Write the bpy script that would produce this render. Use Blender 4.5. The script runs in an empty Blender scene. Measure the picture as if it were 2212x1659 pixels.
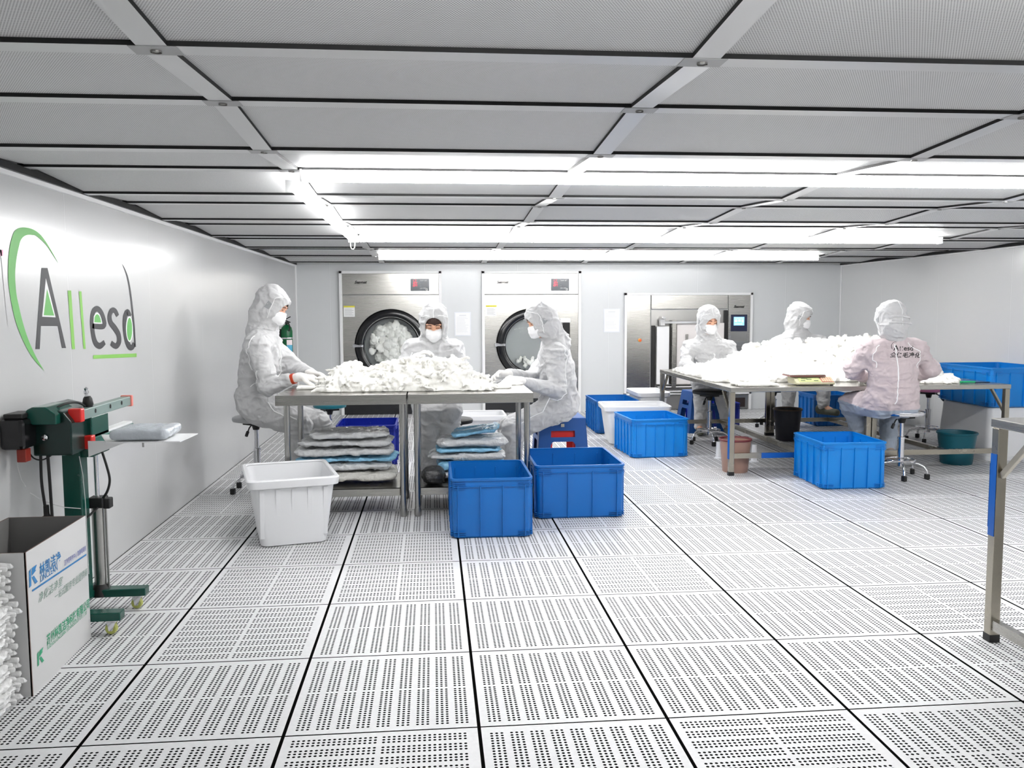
import bpy, math, random
import numpy as np
import openvdb as vdb
from mathutils import Vector, Matrix

random.seed(7)
SC = bpy.context.scene
COL = SC.collection
PI = math.pi

# ------------------------------------------------------------------ camera
F_PX, YAW, PITCH, ROLL = 1869.04, -0.0912, -0.0857, -0.0041
CAM = np.array([1.0701, -2.6016, 1.2993])


def cam_axes():
    cy, sy = math.cos(YAW), math.sin(YAW)
    cp, sp = math.cos(PITCH), math.sin(PITCH)
    cr, sr = math.cos(ROLL), math.sin(ROLL)
    f = np.array([-sy * cp, cy * cp, sp])
    r = np.array([cy, sy, 0.0])
    u = np.cross(r, f)
    return cr * r + sr * u, -sr * r + cr * u, f


RA, UA, FA = cam_axes()


def ray(px, py):
    return (px - 1106) / F_PX * RA + (829.5 - py) / F_PX * UA + FA


def at(px, py, Y):
    """real-world point at depth Y (metres along the room) seen at a photo pixel"""
    d = ray(px, py)
    return Vector(CAM + d * (Y - CAM[1]) / d[1])


def atz(px, py, z):
    d = ray(px, py)
    return Vector(CAM + d * (z - CAM[2]) / d[2])


def atx(px, py, x):
    d = ray(px, py)
    return Vector(CAM + d * (x - CAM[0]) / d[0])


camd = bpy.data.cameras.new('camera')
camo = bpy.data.objects.new('camera', camd)
COL.objects.link(camo)
camd.sensor_fit = 'HORIZONTAL'
camd.sensor_width = 36.0
camd.lens = 36.0 * F_PX / 2212.0
camd.clip_start = 0.02
camd.clip_end = 60
camo.matrix_world = Matrix(((RA[0], UA[0], -FA[0], CAM[0]),
                            (RA[1], UA[1], -FA[1], CAM[1]),
                            (RA[2], UA[2], -FA[2], CAM[2]),
                            (0, 0, 0, 1)))
SC.camera = camo

# ------------------------------------------------------------------ world and view
SC.view_settings.view_transform = 'Standard'
SC.view_settings.look = 'None'
SC.view_settings.gamma = 1.0
SC.view_settings.use_curve_mapping = False
SC.view_settings.exposure = 1.0
wd = bpy.data.worlds.new('world')
SC.world = wd
wd.use_nodes = True
wd.node_tree.nodes['Background'].inputs[0].default_value = (0.9, 0.95, 1, 1)
wd.node_tree.nodes['Background'].inputs[1].default_value = 0.3
LAMP = 24.0          # emission of the linear lamp diffusers

# ------------------------------------------------------------------ room constants
XL, XR, YB, YF = -0.6, 6.37, 8.28, -5.4
ZL, ZH = 1.857, 1.885          # lower and higher rows of the ceiling grid
ROW0 = -0.63                   # centre of the crossbar number 0


def zceil(y):
    k = (y - ROW0) / 0.6
    i = math.floor(k)
    t = k - i
    a = ZL if i % 2 == 0 else ZH
    b = ZH if i % 2 == 0 else ZL
    return a + (b - a) * t


# ================================================================== materials
MATS = {}


def mat(name, col, rough=0.5, metal=0.0, emit=None, es=0.0, trans=0.0, alpha=1.0, bump=None, spec=0.5, sss=0.0, coat=0.0):
    """plain principled material with an optional procedural bump (scale, strength)"""
    if name in MATS:
        return MATS[name]
    m = bpy.data.materials.new(name)
    m.use_nodes = True
    nt = m.node_tree
    b = nt.nodes['Principled BSDF']
    b.inputs['Base Color'].default_value = (*col, 1)
    b.inputs['Roughness'].default_value = rough
    b.inputs['Metallic'].default_value = metal
    b.inputs['Specular IOR Level'].default_value = spec
    if emit:
        b.inputs['Emission Color'].default_value = (*emit, 1)
        b.inputs['Emission Strength'].default_value = es
    if trans:
        b.inputs['Transmission Weight'].default_value = trans
    if coat:
        b.inputs['Coat Weight'].default_value = coat
    if alpha < 1:
        b.inputs['Alpha'].default_value = alpha
    # a faint procedural variation so that no surface is perfectly even
    tc = nt.nodes.new('ShaderNodeTexCoord')
    nz = nt.nodes.new('ShaderNodeTexNoise')
    nz.inputs['Scale'].default_value = bump[0] if bump else 9.0
    nz.inputs['Detail'].default_value = 4
    nt.links.new(tc.outputs['Object'], nz.inputs['Vector'])
    if bump:
        bp = nt.nodes.new('ShaderNodeBump')
        bp.inputs['Strength'].default_value = bump[1]
        bp.inputs['Distance'].default_value = bump[2] if len(bump) > 2 else 0.01
        nt.links.new(nz.outputs['Fac'], bp.inputs['Height'])
        nt.links.new(bp.outputs['Normal'], b.inputs['Normal'])
    elif not emit:
        mr = nt.nodes.new('ShaderNodeMapRange')
        mr.inputs['To Min'].default_value = max(0.0, rough - 0.05)
        mr.inputs['To Max'].default_value = min(1.0, rough + 0.05)
        nt.links.new(nz.outputs['Fac'], mr.inputs['Value'])
        nt.links.new(mr.outputs['Result'], b.inputs['Roughness'])
    MATS[name] = m
    return m


def brushed(name, col, rough, scale=(2.5, 2.5, 220)):
    """stainless steel with a fine brushed grain and slow cloudy variation"""
    if name in MATS:
        return MATS[name]
    m = bpy.data.materials.new(name)
    m.use_nodes = True
    nt = m.node_tree
    b = nt.nodes['Principled BSDF']
    b.inputs['Base Color'].default_value = (*col, 1)
    b.inputs['Metallic'].default_value = 1.0
    tc = nt.nodes.new('ShaderNodeTexCoord')
    mp = nt.nodes.new('ShaderNodeMapping')
    mp.inputs['Scale'].default_value = scale
    nz = nt.nodes.new('ShaderNodeTexNoise')
    nz.inputs['Scale'].default_value = 1.5
    nz.inputs['Detail'].default_value = 2
    mr = nt.nodes.new('ShaderNodeMapRange')
    mr.inputs['To Min'].default_value = rough - 0.06
    mr.inputs['To Max'].default_value = rough + 0.08
    L = nt.links.new
    L(tc.outputs['Object'], mp.inputs['Vector'])
    L(mp.outputs['Vector'], nz.inputs['Vector'])
    L(nz.outputs['Fac'], mr.inputs['Value'])
    L(mr.outputs['Result'], b.inputs['Roughness'])
    MATS[name] = m
    return m


class NG:
    """small helper to write node maths"""

    def __init__(s, m):
        s.nt = m.node_tree

    def n(s, op, a, b=None, c=None):
        x = s.nt.nodes.new('ShaderNodeMath')
        x.operation = op
        for i, v in enumerate((a, b, c)):
            if v is None:
                continue
            if isinstance(v, (int, float)):
                x.inputs[i].default_value = v
            else:
                s.nt.links.new(v, x.inputs[i])
        return x.outputs[0]

    def mix(s, f, c1, c2):
        x = s.nt.nodes.new('ShaderNodeMix')
        x.data_type = 'RGBA'
        for sock, v in ((x.inputs['Factor'], f), (x.inputs[6], c1), (x.inputs[7], c2)):
            if isinstance(v, (int, float)):
                sock.default_value = v
            elif isinstance(v, tuple):
                sock.default_value = (*v, 1)
            else:
                s.nt.links.new(v, sock)
        return x.outputs[2]


def floor_material():
    m = bpy.data.materials.new('perforated floor tile')
    m.use_nodes = True
    g = NG(m)
    nt = m.node_tree
    b = nt.nodes['Principled BSDF']
    b.inputs['Roughness'].default_value = 0.42
    uv = nt.nodes.new('ShaderNodeUVMap')
    sp = nt.nodes.new('ShaderNodeSeparateXYZ')
    nt.links.new(uv.outputs['UV'], sp.inputs[0])
    u, v = sp.outputs[0], sp.outputs[1]
    # nine groups of three hole rows across u, two blocks of seventeen holes along v
    P = 0.0267
    gu = g.n('MULTIPLY', g.n('SUBTRACT', u, 0.06), 1 / 0.10345)      # group coordinate
    gi = g.n('MINIMUM', g.n('MAXIMUM', g.n('FLOOR', g.n('ADD', gu, 0.12)), 0.0), 8.0)
    lu = g.n('SUBTRACT', u, g.n('ADD', g.n('MULTIPLY', gi, 0.10345), 0.06))
    hu = g.n('MINIMUM', g.n('MAXIMUM', g.n('ROUND', g.n('DIVIDE', lu, P)), 0.0), 2.0)
    du = g.n('SUBTRACT', lu, g.n('MULTIPLY', hu, P))
    half = g.n('GREATER_THAN', v, 0.5)
    v0 = g.n('SUBTRACT', v, g.n('ADD', g.n('MULTIPLY', half, 0.4535), 0.06))
    PV = 0.0257
    hv = g.n('MINIMUM', g.n('MAXIMUM', g.n('ROUND', g.n('DIVIDE', v0, PV)), 0.0), 16.0)
    dv = g.n('SUBTRACT', v0, g.n('MULTIPLY', hv, PV))
    dist = g.n('SQRT', g.n('ADD', g.n('MULTIPLY', du, du), g.n('MULTIPLY', dv, dv)))
    hole = g.n('LESS_THAN', dist, 0.0080)
    # seams between tiles, from world position
    tc = nt.nodes.new('ShaderNodeTexCoord')
    so = nt.nodes.new('ShaderNodeSeparateXYZ')
    nt.links.new(tc.outputs['Object'], so.inputs[0])
    fx = g.n('ABSOLUTE', g.n('SUBTRACT', g.n('FRACT', g.n('ADD', g.n('DIVIDE', so.outputs[0], 0.6), 0.5)), 0.5))
    fy = g.n('ABSOLUTE', g.n('SUBTRACT', g.n('FRACT', g.n('ADD', g.n('DIVIDE', so.outputs[1], 0.6), 0.5)), 0.5))
    sx = g.n('LESS_THAN', fx, 0.0092)
    sy = g.n('LESS_THAN', fy, 0.0058)
    seam = g.n('MAXIMUM', sx, sy)
    dark = g.n('MAXIMUM', hole, seam)
    nz = nt.nodes.new('ShaderNodeTexNoise')
    nz.inputs['Scale'].default_value = 60
    nz.inputs['Detail'].default_value = 6
    nt.links.new(tc.outputs['Object'], nz.inputs['Vector'])
    base = g.mix(nz.outputs['Fac'], (0.62, 0.62, 0.625), (0.78, 0.78, 0.785))
    col = g.mix(dark, base, (0.004, 0.004, 0.004))
    nt.links.new(col, b.inputs['Base Color'])
    rg = g.n('ADD', g.n('MULTIPLY', dark, 0.55), 0.38)
    nt.links.new(rg, b.inputs['Roughness'])
    nt.links.new(g.n('SUBTRACT', 0.4, g.n('MULTIPLY', dark, 0.4)), b.inputs['Specular IOR Level'])
    return m


def filter_material():
    """perforated sheet of the ceiling filters"""
    m = bpy.data.materials.new('perforated filter sheet')
    m.use_nodes = True
    g = NG(m)
    nt = m.node_tree
    b = nt.nodes['Principled BSDF']
    b.inputs['Roughness'].default_value = 0.55
    tc = nt.nodes.new('ShaderNodeTexCoord')
    so = nt.nodes.new('ShaderNodeSeparateXYZ')
    nt.links.new(tc.outputs['Object'], so.inputs[0])
    x, y = so.outputs[0], so.outputs[1]
    p = 0.0062

    def dots(ox, oy):
        a = g.n('SUBTRACT', g.n('FRACT', g.n('ADD', g.n('DIVIDE', x, p), ox)), 0.5)
        c = g.n('SUBTRACT', g.n('FRACT', g.n('ADD', g.n('DIVIDE', y, p * 1.732), oy)), 0.5)
        c = g.n('MULTIPLY', c, 1.732)
        return g.n('LESS_THAN', g.n('SQRT', g.n('ADD', g.n('MULTIPLY', a, a), g.n('MULTIPLY', c, c))), 0.27)
    d = g.n('MAXIMUM', dots(0, 0), dots(0.5, 0.5))
    col = g.mix(d, (0.72, 0.72, 0.72), (0.25, 0.25, 0.25))
    nt.links.new(col, b.inputs['Base Color'])
    return m


def wall_material(name, axis, off, pitch=1.16, col=(0.72, 0.725, 0.725)):
    """glossy coated sandwich panels with thin joints"""
    m = bpy.data.materials.new(name)
    m.use_nodes = True
    g = NG(m)
    nt = m.node_tree
    b = nt.nodes['Principled BSDF']
    b.inputs['Roughness'].default_value = 0.22
    b.inputs['Specular IOR Level'].default_value = 0.45
    tc = nt.nodes.new('ShaderNodeTexCoord')
    so = nt.nodes.new('ShaderNodeSeparateXYZ')
    nt.links.new(tc.outputs['Object'], so.inputs[0])
    f = g.n('ABSOLUTE', g.n('SUBTRACT', g.n('FRACT', g.n('ADD', g.n('DIVIDE', g.n('SUBTRACT', so.outputs[axis], off), pitch), 0.5)), 0.5))
    line = g.n('LESS_THAN', f, 0.0035)
    edge = g.n('MULTIPLY', g.n('LESS_THAN', f, 0.006), 1.0)
    nz = nt.nodes.new('ShaderNodeTexNoise')
    nz.inputs['Scale'].default_value = 1.6
    nz.inputs['Detail'].default_value = 2
    nt.links.new(tc.outputs['Object'], nz.inputs['Vector'])
    c2 = tuple(c * 1.05 for c in col)
    base = g.mix(nz.outputs['Fac'], col, c2)
    c = g.mix(edge, base, tuple(v * 0.86 for v in col))
    c = g.mix(line, c, tuple(v * 1.18 for v in col))
    nt.links.new(c, b.inputs['Base Color'])
    bp = nt.nodes.new('ShaderNodeBump')
    bp.inputs['Strength'].default_value = 0.06
    bp.inputs['Distance'].default_value = 0.02
    nt.links.new(nz.outputs['Fac'], bp.inputs['Height'])
    nt.links.new(bp.outputs['Normal'], b.inputs['Normal'])
    return m


def cloth_material(name, col, grid=0.0):
    m = mat(name, col, 0.75, bump=(13, 0.85, 0.022), spec=0.25)
    for n in m.node_tree.nodes:
        if n.type == 'TEX_NOISE':
            n.inputs['Detail'].default_value = 1.5
            n.inputs['Distortion'].default_value = 0.8
    b = m.node_tree.nodes['Principled BSDF']
    b.inputs['Sheen Weight'].default_value = 0.15
    b.inputs['Subsurface Weight'].default_value = 0.0
    return m


M_STEEL = brushed('brushed stainless steel', (0.42, 0.41, 0.385), 0.25)
M_TUBE = mat('satin steel tube', (0.42, 0.415, 0.40), 0.24, 1.0)
M_TUBE2 = mat('warm satin steel tube', (0.40, 0.37, 0.31), 0.26, 1.0)
M_STEELD = brushed('dull stainless steel', (0.36, 0.355, 0.34), 0.32)
M_CHROME = mat('chrome', (0.75, 0.75, 0.77), 0.12, 1.0)
M_WHITE = mat('white painted metal', (0.86, 0.86, 0.86), 0.3)
M_BLACK = mat('black rubber', (0.008, 0.008, 0.008), 0.5)
M_BLACKG = mat('glossy black plastic', (0.006, 0.006, 0.007), 0.18)
M_BLUE = mat('blue crate plastic', (0.0, 0.125, 0.44), 0.36)
M_BLUE2 = mat('bright blue crate plastic', (0.0, 0.215, 0.66), 0.36)
M_DBLUE = mat('dark blue crate plastic', (0.001, 0.012, 0.26), 0.34)
M_WPLAS = mat('white crate plastic', (0.78, 0.785, 0.80), 0.35)
M_GREEN = mat('dark green enamel', (0.004, 0.07, 0.05), 0.25)
M_RED = mat('red plastic', (0.75, 0.02, 0.015), 0.35)
M_SUIT = cloth_material('white cleanroom fabric', (0.57, 0.57, 0.575))
M_SUITP = cloth_material('pinkish white cleanroom fabric', (0.58, 0.50, 0.515))
M_PANTS = cloth_material('pale blue grey trouser fabric', (0.37, 0.42, 0.49))
M_PIPE = mat('white seam piping', (0.93, 0.93, 0.93), 0.6)
M_SKIN = mat('skin', (0.72, 0.40, 0.27), 0.5, bump=(80, 0.08, 0.002))
M_SKIN.node_tree.nodes['Principled BSDF'].inputs['Subsurface Weight'].default_value = 0.1
M_GLOVE = mat('thin white glove', (0.90, 0.88, 0.85), 0.45, bump=(70, 0.25, 0.003))
M_MASK = mat('white mask fabric', (0.92, 0.92, 0.93), 0.7, bump=(90, 0.15, 0.002))
M_HAIR = mat('dark brown hair', (0.035, 0.012, 0.008), 0.4, bump=(160, 0.6, 0.003))
M_CLOTH = mat('white lint free cloth', (0.88, 0.87, 0.83), 0.8, bump=(120, 0.3, 0.003), spec=0.2)
M_FILM = mat('clear crinkled film', (0.60, 0.61, 0.62), 0.14, bump=(22, 0.9, 0.02), spec=0.8)
M_FILMB = mat('pale blue crinkled film', (0.25, 0.55, 0.78), 0.18, bump=(22, 0.8, 0.02), spec=0.7)
M_PAPER = mat('white paper', (0.88, 0.88, 0.88), 0.6)
M_DARKTXT = mat('dark grey lettering', (0.05, 0.05, 0.055), 0.5)
M_BLACKTXT = mat('black lettering', (0.01, 0.01, 0.01), 0.5)
M_LGREEN = mat('green lettering', (0.20, 0.52, 0.15), 0.4)
M_LBLUE = mat('blue lettering', (0.02, 0.20, 0.48), 0.5)
M_LGREEN2 = mat('dark green lettering', (0.03, 0.36, 0.18), 0.5)
M_TRIM = mat('white aluminium trim', (0.85, 0.85, 0.85), 0.35)
M_GRID = mat('grey aluminium ceiling grid', (0.68, 0.68, 0.68), 0.32, 0.15)
M_GRIDJ = mat('grey joint plate', (0.40, 0.40, 0.40), 0.45)
M_GASK = mat('black gasket', (0.004, 0.004, 0.004), 0.7)
M_LIT2 = mat('lit rear lamp diffuser', (1, 1, 1), 0.5, emit=(1.0, 1.0, 1.0), es=LAMP * 0.36)
M_LIT = mat('lit lamp diffuser', (1, 1, 1), 0.5, emit=(1.0, 1.0, 1.0), es=LAMP)


# ================================================================== mesh helpers
class MB:
    """collects shapes and links them as one mesh object"""

    def __init__(s):
        s.v, s.f, s.m = [], [], []
        s.uv = None

    def add(s, vs, fs, mi=0):
        o = len(s.v)
        s.v += [tuple(p) for p in vs]
        s.f += [tuple(o + i for i in f) for f in fs]
        s.m += [mi] * len(fs)
        return s

    def box(s, c, d, rot=0.0, mi=0, ax=None):
        x, y, z = d[0] / 2, d[1] / 2, d[2] / 2
        R = Matrix.Rotation(rot, 3, ax or 'Z') if not isinstance(rot, Matrix) else rot
        vs = [Vector(c) + R @ Vector((sx * x, sy * y, sz * z)) for sz in (-1, 1) for sy in (-1, 1) for sx in (-1, 1)]
        return s.add(vs, [(0, 2, 3, 1), (4, 5, 7, 6), (0, 1, 5, 4), (2, 6, 7, 3), (0, 4, 6, 2), (1, 3, 7, 5)], mi)

    def bb(s, x0, x1, y0, y1, z0, z1, mi=0):
        return s.box(((x0 + x1) / 2, (y0 + y1) / 2, (z0 + z1) / 2), (x1 - x0, y1 - y0, z1 - z0), mi=mi)

    def tube(s, pts, r, n=12, mi=0, cap=True, r2=None):
        pts = [Vector(p) for p in pts]
        N = len(pts)
        ring = []
        prev = None
        for i, p in enumerate(pts):
            t = (pts[min(i + 1, N - 1)] - pts[max(i - 1, 0)]).normalized()
            if prev is None:
                a = t.orthogonal().normalized()
            else:
                a = (prev - t * prev.dot(t)).normalized()
            prev = a
            b = t.cross(a)
            rr = r if r2 is None else r + (r2 - r) * i / (N - 1)
            ring.append([p + (a * math.cos(2 * PI * k / n) + b * math.sin(2 * PI * k / n)) * rr for k in range(n)])
        vs = [q for rg in ring for q in rg]
        fs = [(i * n + k, i * n + (k + 1) % n, (i + 1) * n + (k + 1) % n, (i + 1) * n + k) for i in range(N - 1) for k in range(n)]
        if cap:
            fs.append(tuple(range(n - 1, -1, -1)))
            fs.append(tuple((N - 1) * n + k for k in range(n)))
        return s.add(vs, fs, mi)

    def lathe(s, prof, c=(0, 0, 0), n=32, mi=0, ax='Z', sx=1.0, sy=1.0):
        vs, fs = [], []
        for (r, z) in prof:
            for k in range(n):
                a = 2 * PI * k / n
                p = (r * math.cos(a) * sx, r * math.sin(a) * sy, z)
                if ax == 'Y':
                    p = (p[0], -p[2], p[1])
                if ax == 'X':
                    p = (p[2], p[0], p[1])
                vs.append((c[0] + p[0], c[1] + p[1], c[2] + p[2]))
        for i in range(len(prof) - 1):
            for k in range(n):
                fs.append((i * n + k, i * n + (k + 1) % n, (i + 1) * n + (k + 1) % n, (i + 1) * n + k))
        return s.add(vs, fs, mi)

    def poly(s, pts, mi=0):
        return s.add(pts, [tuple(range(len(pts)))], mi)

    def prism(s, pts, d, mi=0):
        """flat polygon pts (3-D) extruded by the vector d"""
        n = len(pts)
        d = Vector(d)
        vs = [Vector(p) for p in pts] + [Vector(p) + d for p in pts]
        fs = [tuple(range(n - 1, -1, -1)), tuple(range(n, 2 * n))] + [(i, (i + 1) % n, n + (i + 1) % n, n + i) for i in range(n)]
        return s.add(vs, fs, mi)

    def xf(s, M):
        s.v = [tuple(M @ Vector(p)) for p in s.v]
        return s

    def build(s, name, mats, parent=None, smooth=False, bevel=0.0, auto=True, loc=None):
        me = bpy.data.meshes.new(name)
        if loc is not None:
            L = Vector(loc)
            s.v = [tuple(Vector(p) - L) for p in s.v]
        me.from_pydata(s.v, [], s.f)
        mats = mats if isinstance(mats, (list, tuple)) else [mats]
        for m in mats:
            me.materials.append(m)
        for p, mi in zip(me.polygons, s.m):
            p.material_index = mi
        me.validate()
        o = bpy.data.objects.new(name, me)
        COL.objects.link(o)
        if loc is not None:
            o.location = loc
        if parent is not None:
            o.parent = parent
            if loc is None:
                pass
        if smooth:
            for p in me.polygons:
                p.use_smooth = True
            if auto:
                try:
                    me.set_sharp_from_angle(angle=math.radians(38))
                except Exception:
                    pass
        if bevel:
            b = o.modifiers.new('bevel', 'BEVEL')
            b.width = bevel
            b.segments = 2
            b.limit_method = 'ANGLE'
        return o


def put(o, parent):
    """parent o to parent while o keeps the coordinates it was made with (world)"""
    o.parent = parent
    o.matrix_parent_inverse = parent.matrix_world.inverted() if False else Matrix.Translation(-Vector(parent.location)) if not any(parent.rotation_euler) else (Matrix.Translation(parent.location) @ parent.rotation_euler.to_matrix().to_4x4()).inverted()
    return o


def tag(o, label, cat, group=None, kind=None):
    o['label'] = label
    o['category'] = cat
    if group:
        o['group'] = group
    if kind:
        o['kind'] = kind
    return o


def thing(name, label, cat, loc=(0, 0, 0), rz=0.0, group=None):
    o = bpy.data.objects.new(name, None)
    o.empty_display_size = 0.05
    COL.objects.link(o)
    o.location = loc
    o.rotation_euler = (0, 0, rz)
    return tag(o, label, cat, group)


def struct(o):
    o['kind'] = 'structure'
    return o


def dup(root, loc, rz=None, label=None, group=None):
    r = root.copy()
    COL.objects.link(r)
    r.location = loc
    if rz is not None:
        r.rotation_euler = (0, 0, rz)
    if label:
        r['label'] = label
    if group:
        r['group'] = group
    for ch in list(root.children):
        c = ch.copy()
        COL.objects.link(c)
        c.parent = r
        for g in list(ch.children):
            d = g.copy()
            COL.objects.link(d)
            d.parent = c
    return r


def text_mesh(body, size, ext=0.0, align='LEFT', shear=0.0, bold=0.0):
    """flat text as vertices and faces in the XY plane"""
    cu = bpy.data.curves.new('txt', 'FONT')
    cu.body = body
    cu.size = size
    cu.align_x = align
    cu.extrude = ext
    cu.offset = bold
    cu.shear = shear
    cu.resolution_u = 3
    o = bpy.data.objects.new('txt', cu)
    COL.objects.link(o)
    dg = bpy.context.evaluated_depsgraph_get()
    me = bpy.data.meshes.new_from_object(o.evaluated_get(dg))
    vs = [v.co.copy() for v in me.vertices]
    fs = [tuple(p.vertices) for p in me.polygons]
    bpy.data.objects.remove(o)
    bpy.data.curves.remove(cu)
    bpy.data.meshes.remove(me)
    return vs, fs


def text_on(body, size, origin, right, up, m, parent=None, name='lettering', align='LEFT', lift=0.001, sx=1.0, shear=0.0, bold=0.0, mb=None):
    vs, fs = text_mesh(body, size, align=align, shear=shear, bold=bold)
    right, up = Vector(right).normalized(), Vector(up).normalized()
    nrm = right.cross(up)
    w = [Vector(origin) + right * v.x * sx + up * v.y + nrm * lift for v in vs]
    if mb is not None:
        mb.add(w, fs)
        return mb
    return MB().add(w, fs).build(name, m, None)


# ================================================================== signed distance fields -> smooth meshes
def noise3(P, seed=0):
    """value noise in [-1, 1] at the points P (n, 3)"""
    I = np.floor(P).astype(np.int64)
    Fq = P - I
    Fq = Fq * Fq * (3 - 2 * Fq)

    def h(i, j, k):
        n = (i * 73856093) ^ (j * 19349663) ^ (k * 83492791) ^ (seed * 2654435761 & 0x7fffffff)
        n = (n ^ (n >> 13)) * 1274126177
        n = n ^ (n >> 16)
        return (n & 0xffff) / 32767.5 - 1
    r = 0
    for a in (0, 1):
        for b in (0, 1):
            for c in (0, 1):
                w = (Fq[:, 0] if a else 1 - Fq[:, 0]) * (Fq[:, 1] if b else 1 - Fq[:, 1]) * (Fq[:, 2] if c else 1 - Fq[:, 2])
                r = r + w * h(I[:, 0] + a, I[:, 1] + b, I[:, 2] + c)
    return r


class SDF:
    def __init__(s, lo, hi, h):
        s.h = h
        s.lo = np.array(lo, float)
        s.n = np.ceil((np.array(hi, float) - s.lo) / h).astype(int) + 1
        s.d = np.full(tuple(s.n), 0.06, np.float32)

    def _sub(s, c0, c1, pad):
        a = np.clip(np.floor((np.minimum(c0, c1) - pad - s.lo) / s.h).astype(int), 0, s.n)
        b = np.clip(np.ceil((np.maximum(c0, c1) + pad - s.lo) / s.h).astype(int) + 1, 0, s.n)
        if np.any(b <= a):
            return None, None
        ax = [s.lo[i] + np.arange(a[i], b[i]) * s.h for i in range(3)]
        X, Y, Z = np.meshgrid(*ax, indexing='ij')
        return (slice(a[0], b[0]), slice(a[1], b[1]), slice(a[2], b[2])), (X, Y, Z)

    def _merge(s, sl, q, k, sub=False):
        d = s.d[sl]
        q = q.astype(np.float32)
        if sub:
            if k > 0:
                hh = np.clip(0.5 - 0.5 * (q + d) / k, 0, 1)
                s.d[sl] = d * (1 - hh) + (-q) * hh + k * hh * (1 - hh)
            else:
                s.d[sl] = np.maximum(d, -q)
        elif k > 0:
            hh = np.clip(0.5 + 0.5 * (d - q) / k, 0, 1)
            s.d[sl] = d * (1 - hh) + q * hh - k * hh * (1 - hh)
        else:
            s.d[sl] = np.minimum(d, q)

    def cap(s, a, b, ra, rb=None, k=0.02, sub=False):
        a, b = np.array(a, float), np.array(b, float)
        rb = ra if rb is None else rb
        sl, g = s._sub(a, b, max(ra, rb) + k + 0.03)
        if sl is None:
            return s
        ab = b - a
        L = max(ab @ ab, 1e-9)
        px, py, pz = g[0] - a[0], g[1] - a[1], g[2] - a[2]
        t = np.clip((px * ab[0] + py * ab[1] + pz * ab[2]) / L, 0, 1)
        q = np.sqrt((px - t * ab[0]) ** 2 + (py - t * ab[1]) ** 2 + (pz - t * ab[2]) ** 2) - (ra + (rb - ra) * t)
        s._merge(sl, q, k, sub)
        return s

    def ell(s, c, r, axes=None, k=0.02, sub=False):
        c, r = np.array(c, float), np.array(r, float)
        sl, g = s._sub(c, c, r.max() + k + 0.03)
        if sl is None:
            return s
        px, py, pz = g[0] - c[0], g[1] - c[1], g[2] - c[2]
        if axes is not None:
            A = [np.array(v, float) for v in axes]
            px, py, pz = [px * v[0] + py * v[1] + pz * v[2] for v in A]
        m = np.sqrt((px / r[0]) ** 2 + (py / r[1]) ** 2 + (pz / r[2]) ** 2)
        m2 = np.sqrt((px / r[0] ** 2) ** 2 + (py / r[1] ** 2) ** 2 + (pz / r[2] ** 2) ** 2) + 1e-6
        s._merge(sl, m * (m - 1) / m2, k, sub)
        return s

    def cut(s, c, n):
        """keep the half space on the side the normal n points away from"""
        n = np.array(n, float)
        n /= np.linalg.norm(n)
        ax = [s.lo[i] + np.arange(s.n[i]) * s.h for i in range(3)]
        X, Y, Z = np.meshgrid(*ax, indexing='ij')
        q = (X - c[0]) * n[0] + (Y - c[1]) * n[1] + (Z - c[2]) * n[2]
        s.d = np.maximum(s.d, q.astype(np.float32))
        return s

    def wrinkle(s, amp, scale, seed=0, ridge=True, where=None, R=None):
        m = np.abs(s.d) < 0.035
        idx = np.argwhere(m)
        P = s.lo + idx * s.h
        w = 1.0
        if where is not None:
            w = where(P)
        Q = P if R is None else P @ R
        Q = Q * np.array(scale)
        warp = noise3(Q * 0.6 + 31.7, seed + 5)[:, None]
        n = noise3(Q + warp * 0.9, seed)
        if ridge:
            n = 0.55 - 2.2 * np.abs(n)
            n = np.clip(n, -0.6, 0.55)
        s.d[m] -= (amp * n * w).astype(np.float32)
        return s

    def at(s, P):
        q = (np.asarray(P, float) - s.lo) / s.h
        q = np.clip(q, 0, s.n - 1.001)
        i = q.astype(int)
        f = q - i
        r = 0.0
        for a in (0, 1):
            for b in (0, 1):
                for c in (0, 1):
                    w = (f[0] if a else 1 - f[0]) * (f[1] if b else 1 - f[1]) * (f[2] if c else 1 - f[2])
                    r += w * s.d[i[0] + a, i[1] + b, i[2] + c]
        return r

    def grad(s, P):
        e = s.h
        g = np.array([s.at(P + np.array(v) * e) - s.at(P - np.array(v) * e) for v in ((1, 0, 0), (0, 1, 0), (0, 0, 1))])
        return g / (np.linalg.norm(g) + 1e-9)

    def snap(s, P, off=0.0):
        P = np.array(P, float)
        for _ in range(12):
            P = P - s.grad(P) * (s.at(P) - off) * 0.8
        return P

    def cast(s, P, D, off=0.002, far=0.5):
        """walk from P along D until off above the surface"""
        P, D = np.array(P, float), np.array(D, float)
        t = 0
        while t < far:
            d = s.at(P + D * t) - off
            if d < 0.0006:
                break
            t += max(d * 0.7, 0.001)
        return P + D * t

    def mesh(s, name, m, parent=None, loc=None):
        g = vdb.FloatGrid(0.06)
        g.copyFromArray(s.d, tolerance=0.0)
        pts, quads = g.convertToQuads(0.0)
        pts = pts * s.h + s.lo
        if loc is not None:
            pts = pts - np.array(loc)
        me = bpy.data.meshes.new(name)
        me.vertices.add(len(pts))
        me.vertices.foreach_set('co', pts.astype(np.float32).ravel())
        nq = len(quads)
        me.loops.add(nq * 4)
        me.polygons.add(nq)
        me.loops.foreach_set('vertex_index', quads[:, ::-1].astype(np.int32).ravel())
        me.polygons.foreach_set('loop_start', np.arange(0, nq * 4, 4, dtype=np.int32))
        me.polygons.foreach_set('use_smooth', np.ones(nq, bool))
        me.update()
        me.validate()
        me.materials.append(m)
        o = bpy.data.objects.new(name, me)
        COL.objects.link(o)
        if loc is not None:
            o.location = loc
        if parent is not None:
            put(o, parent)
        return o


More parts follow.
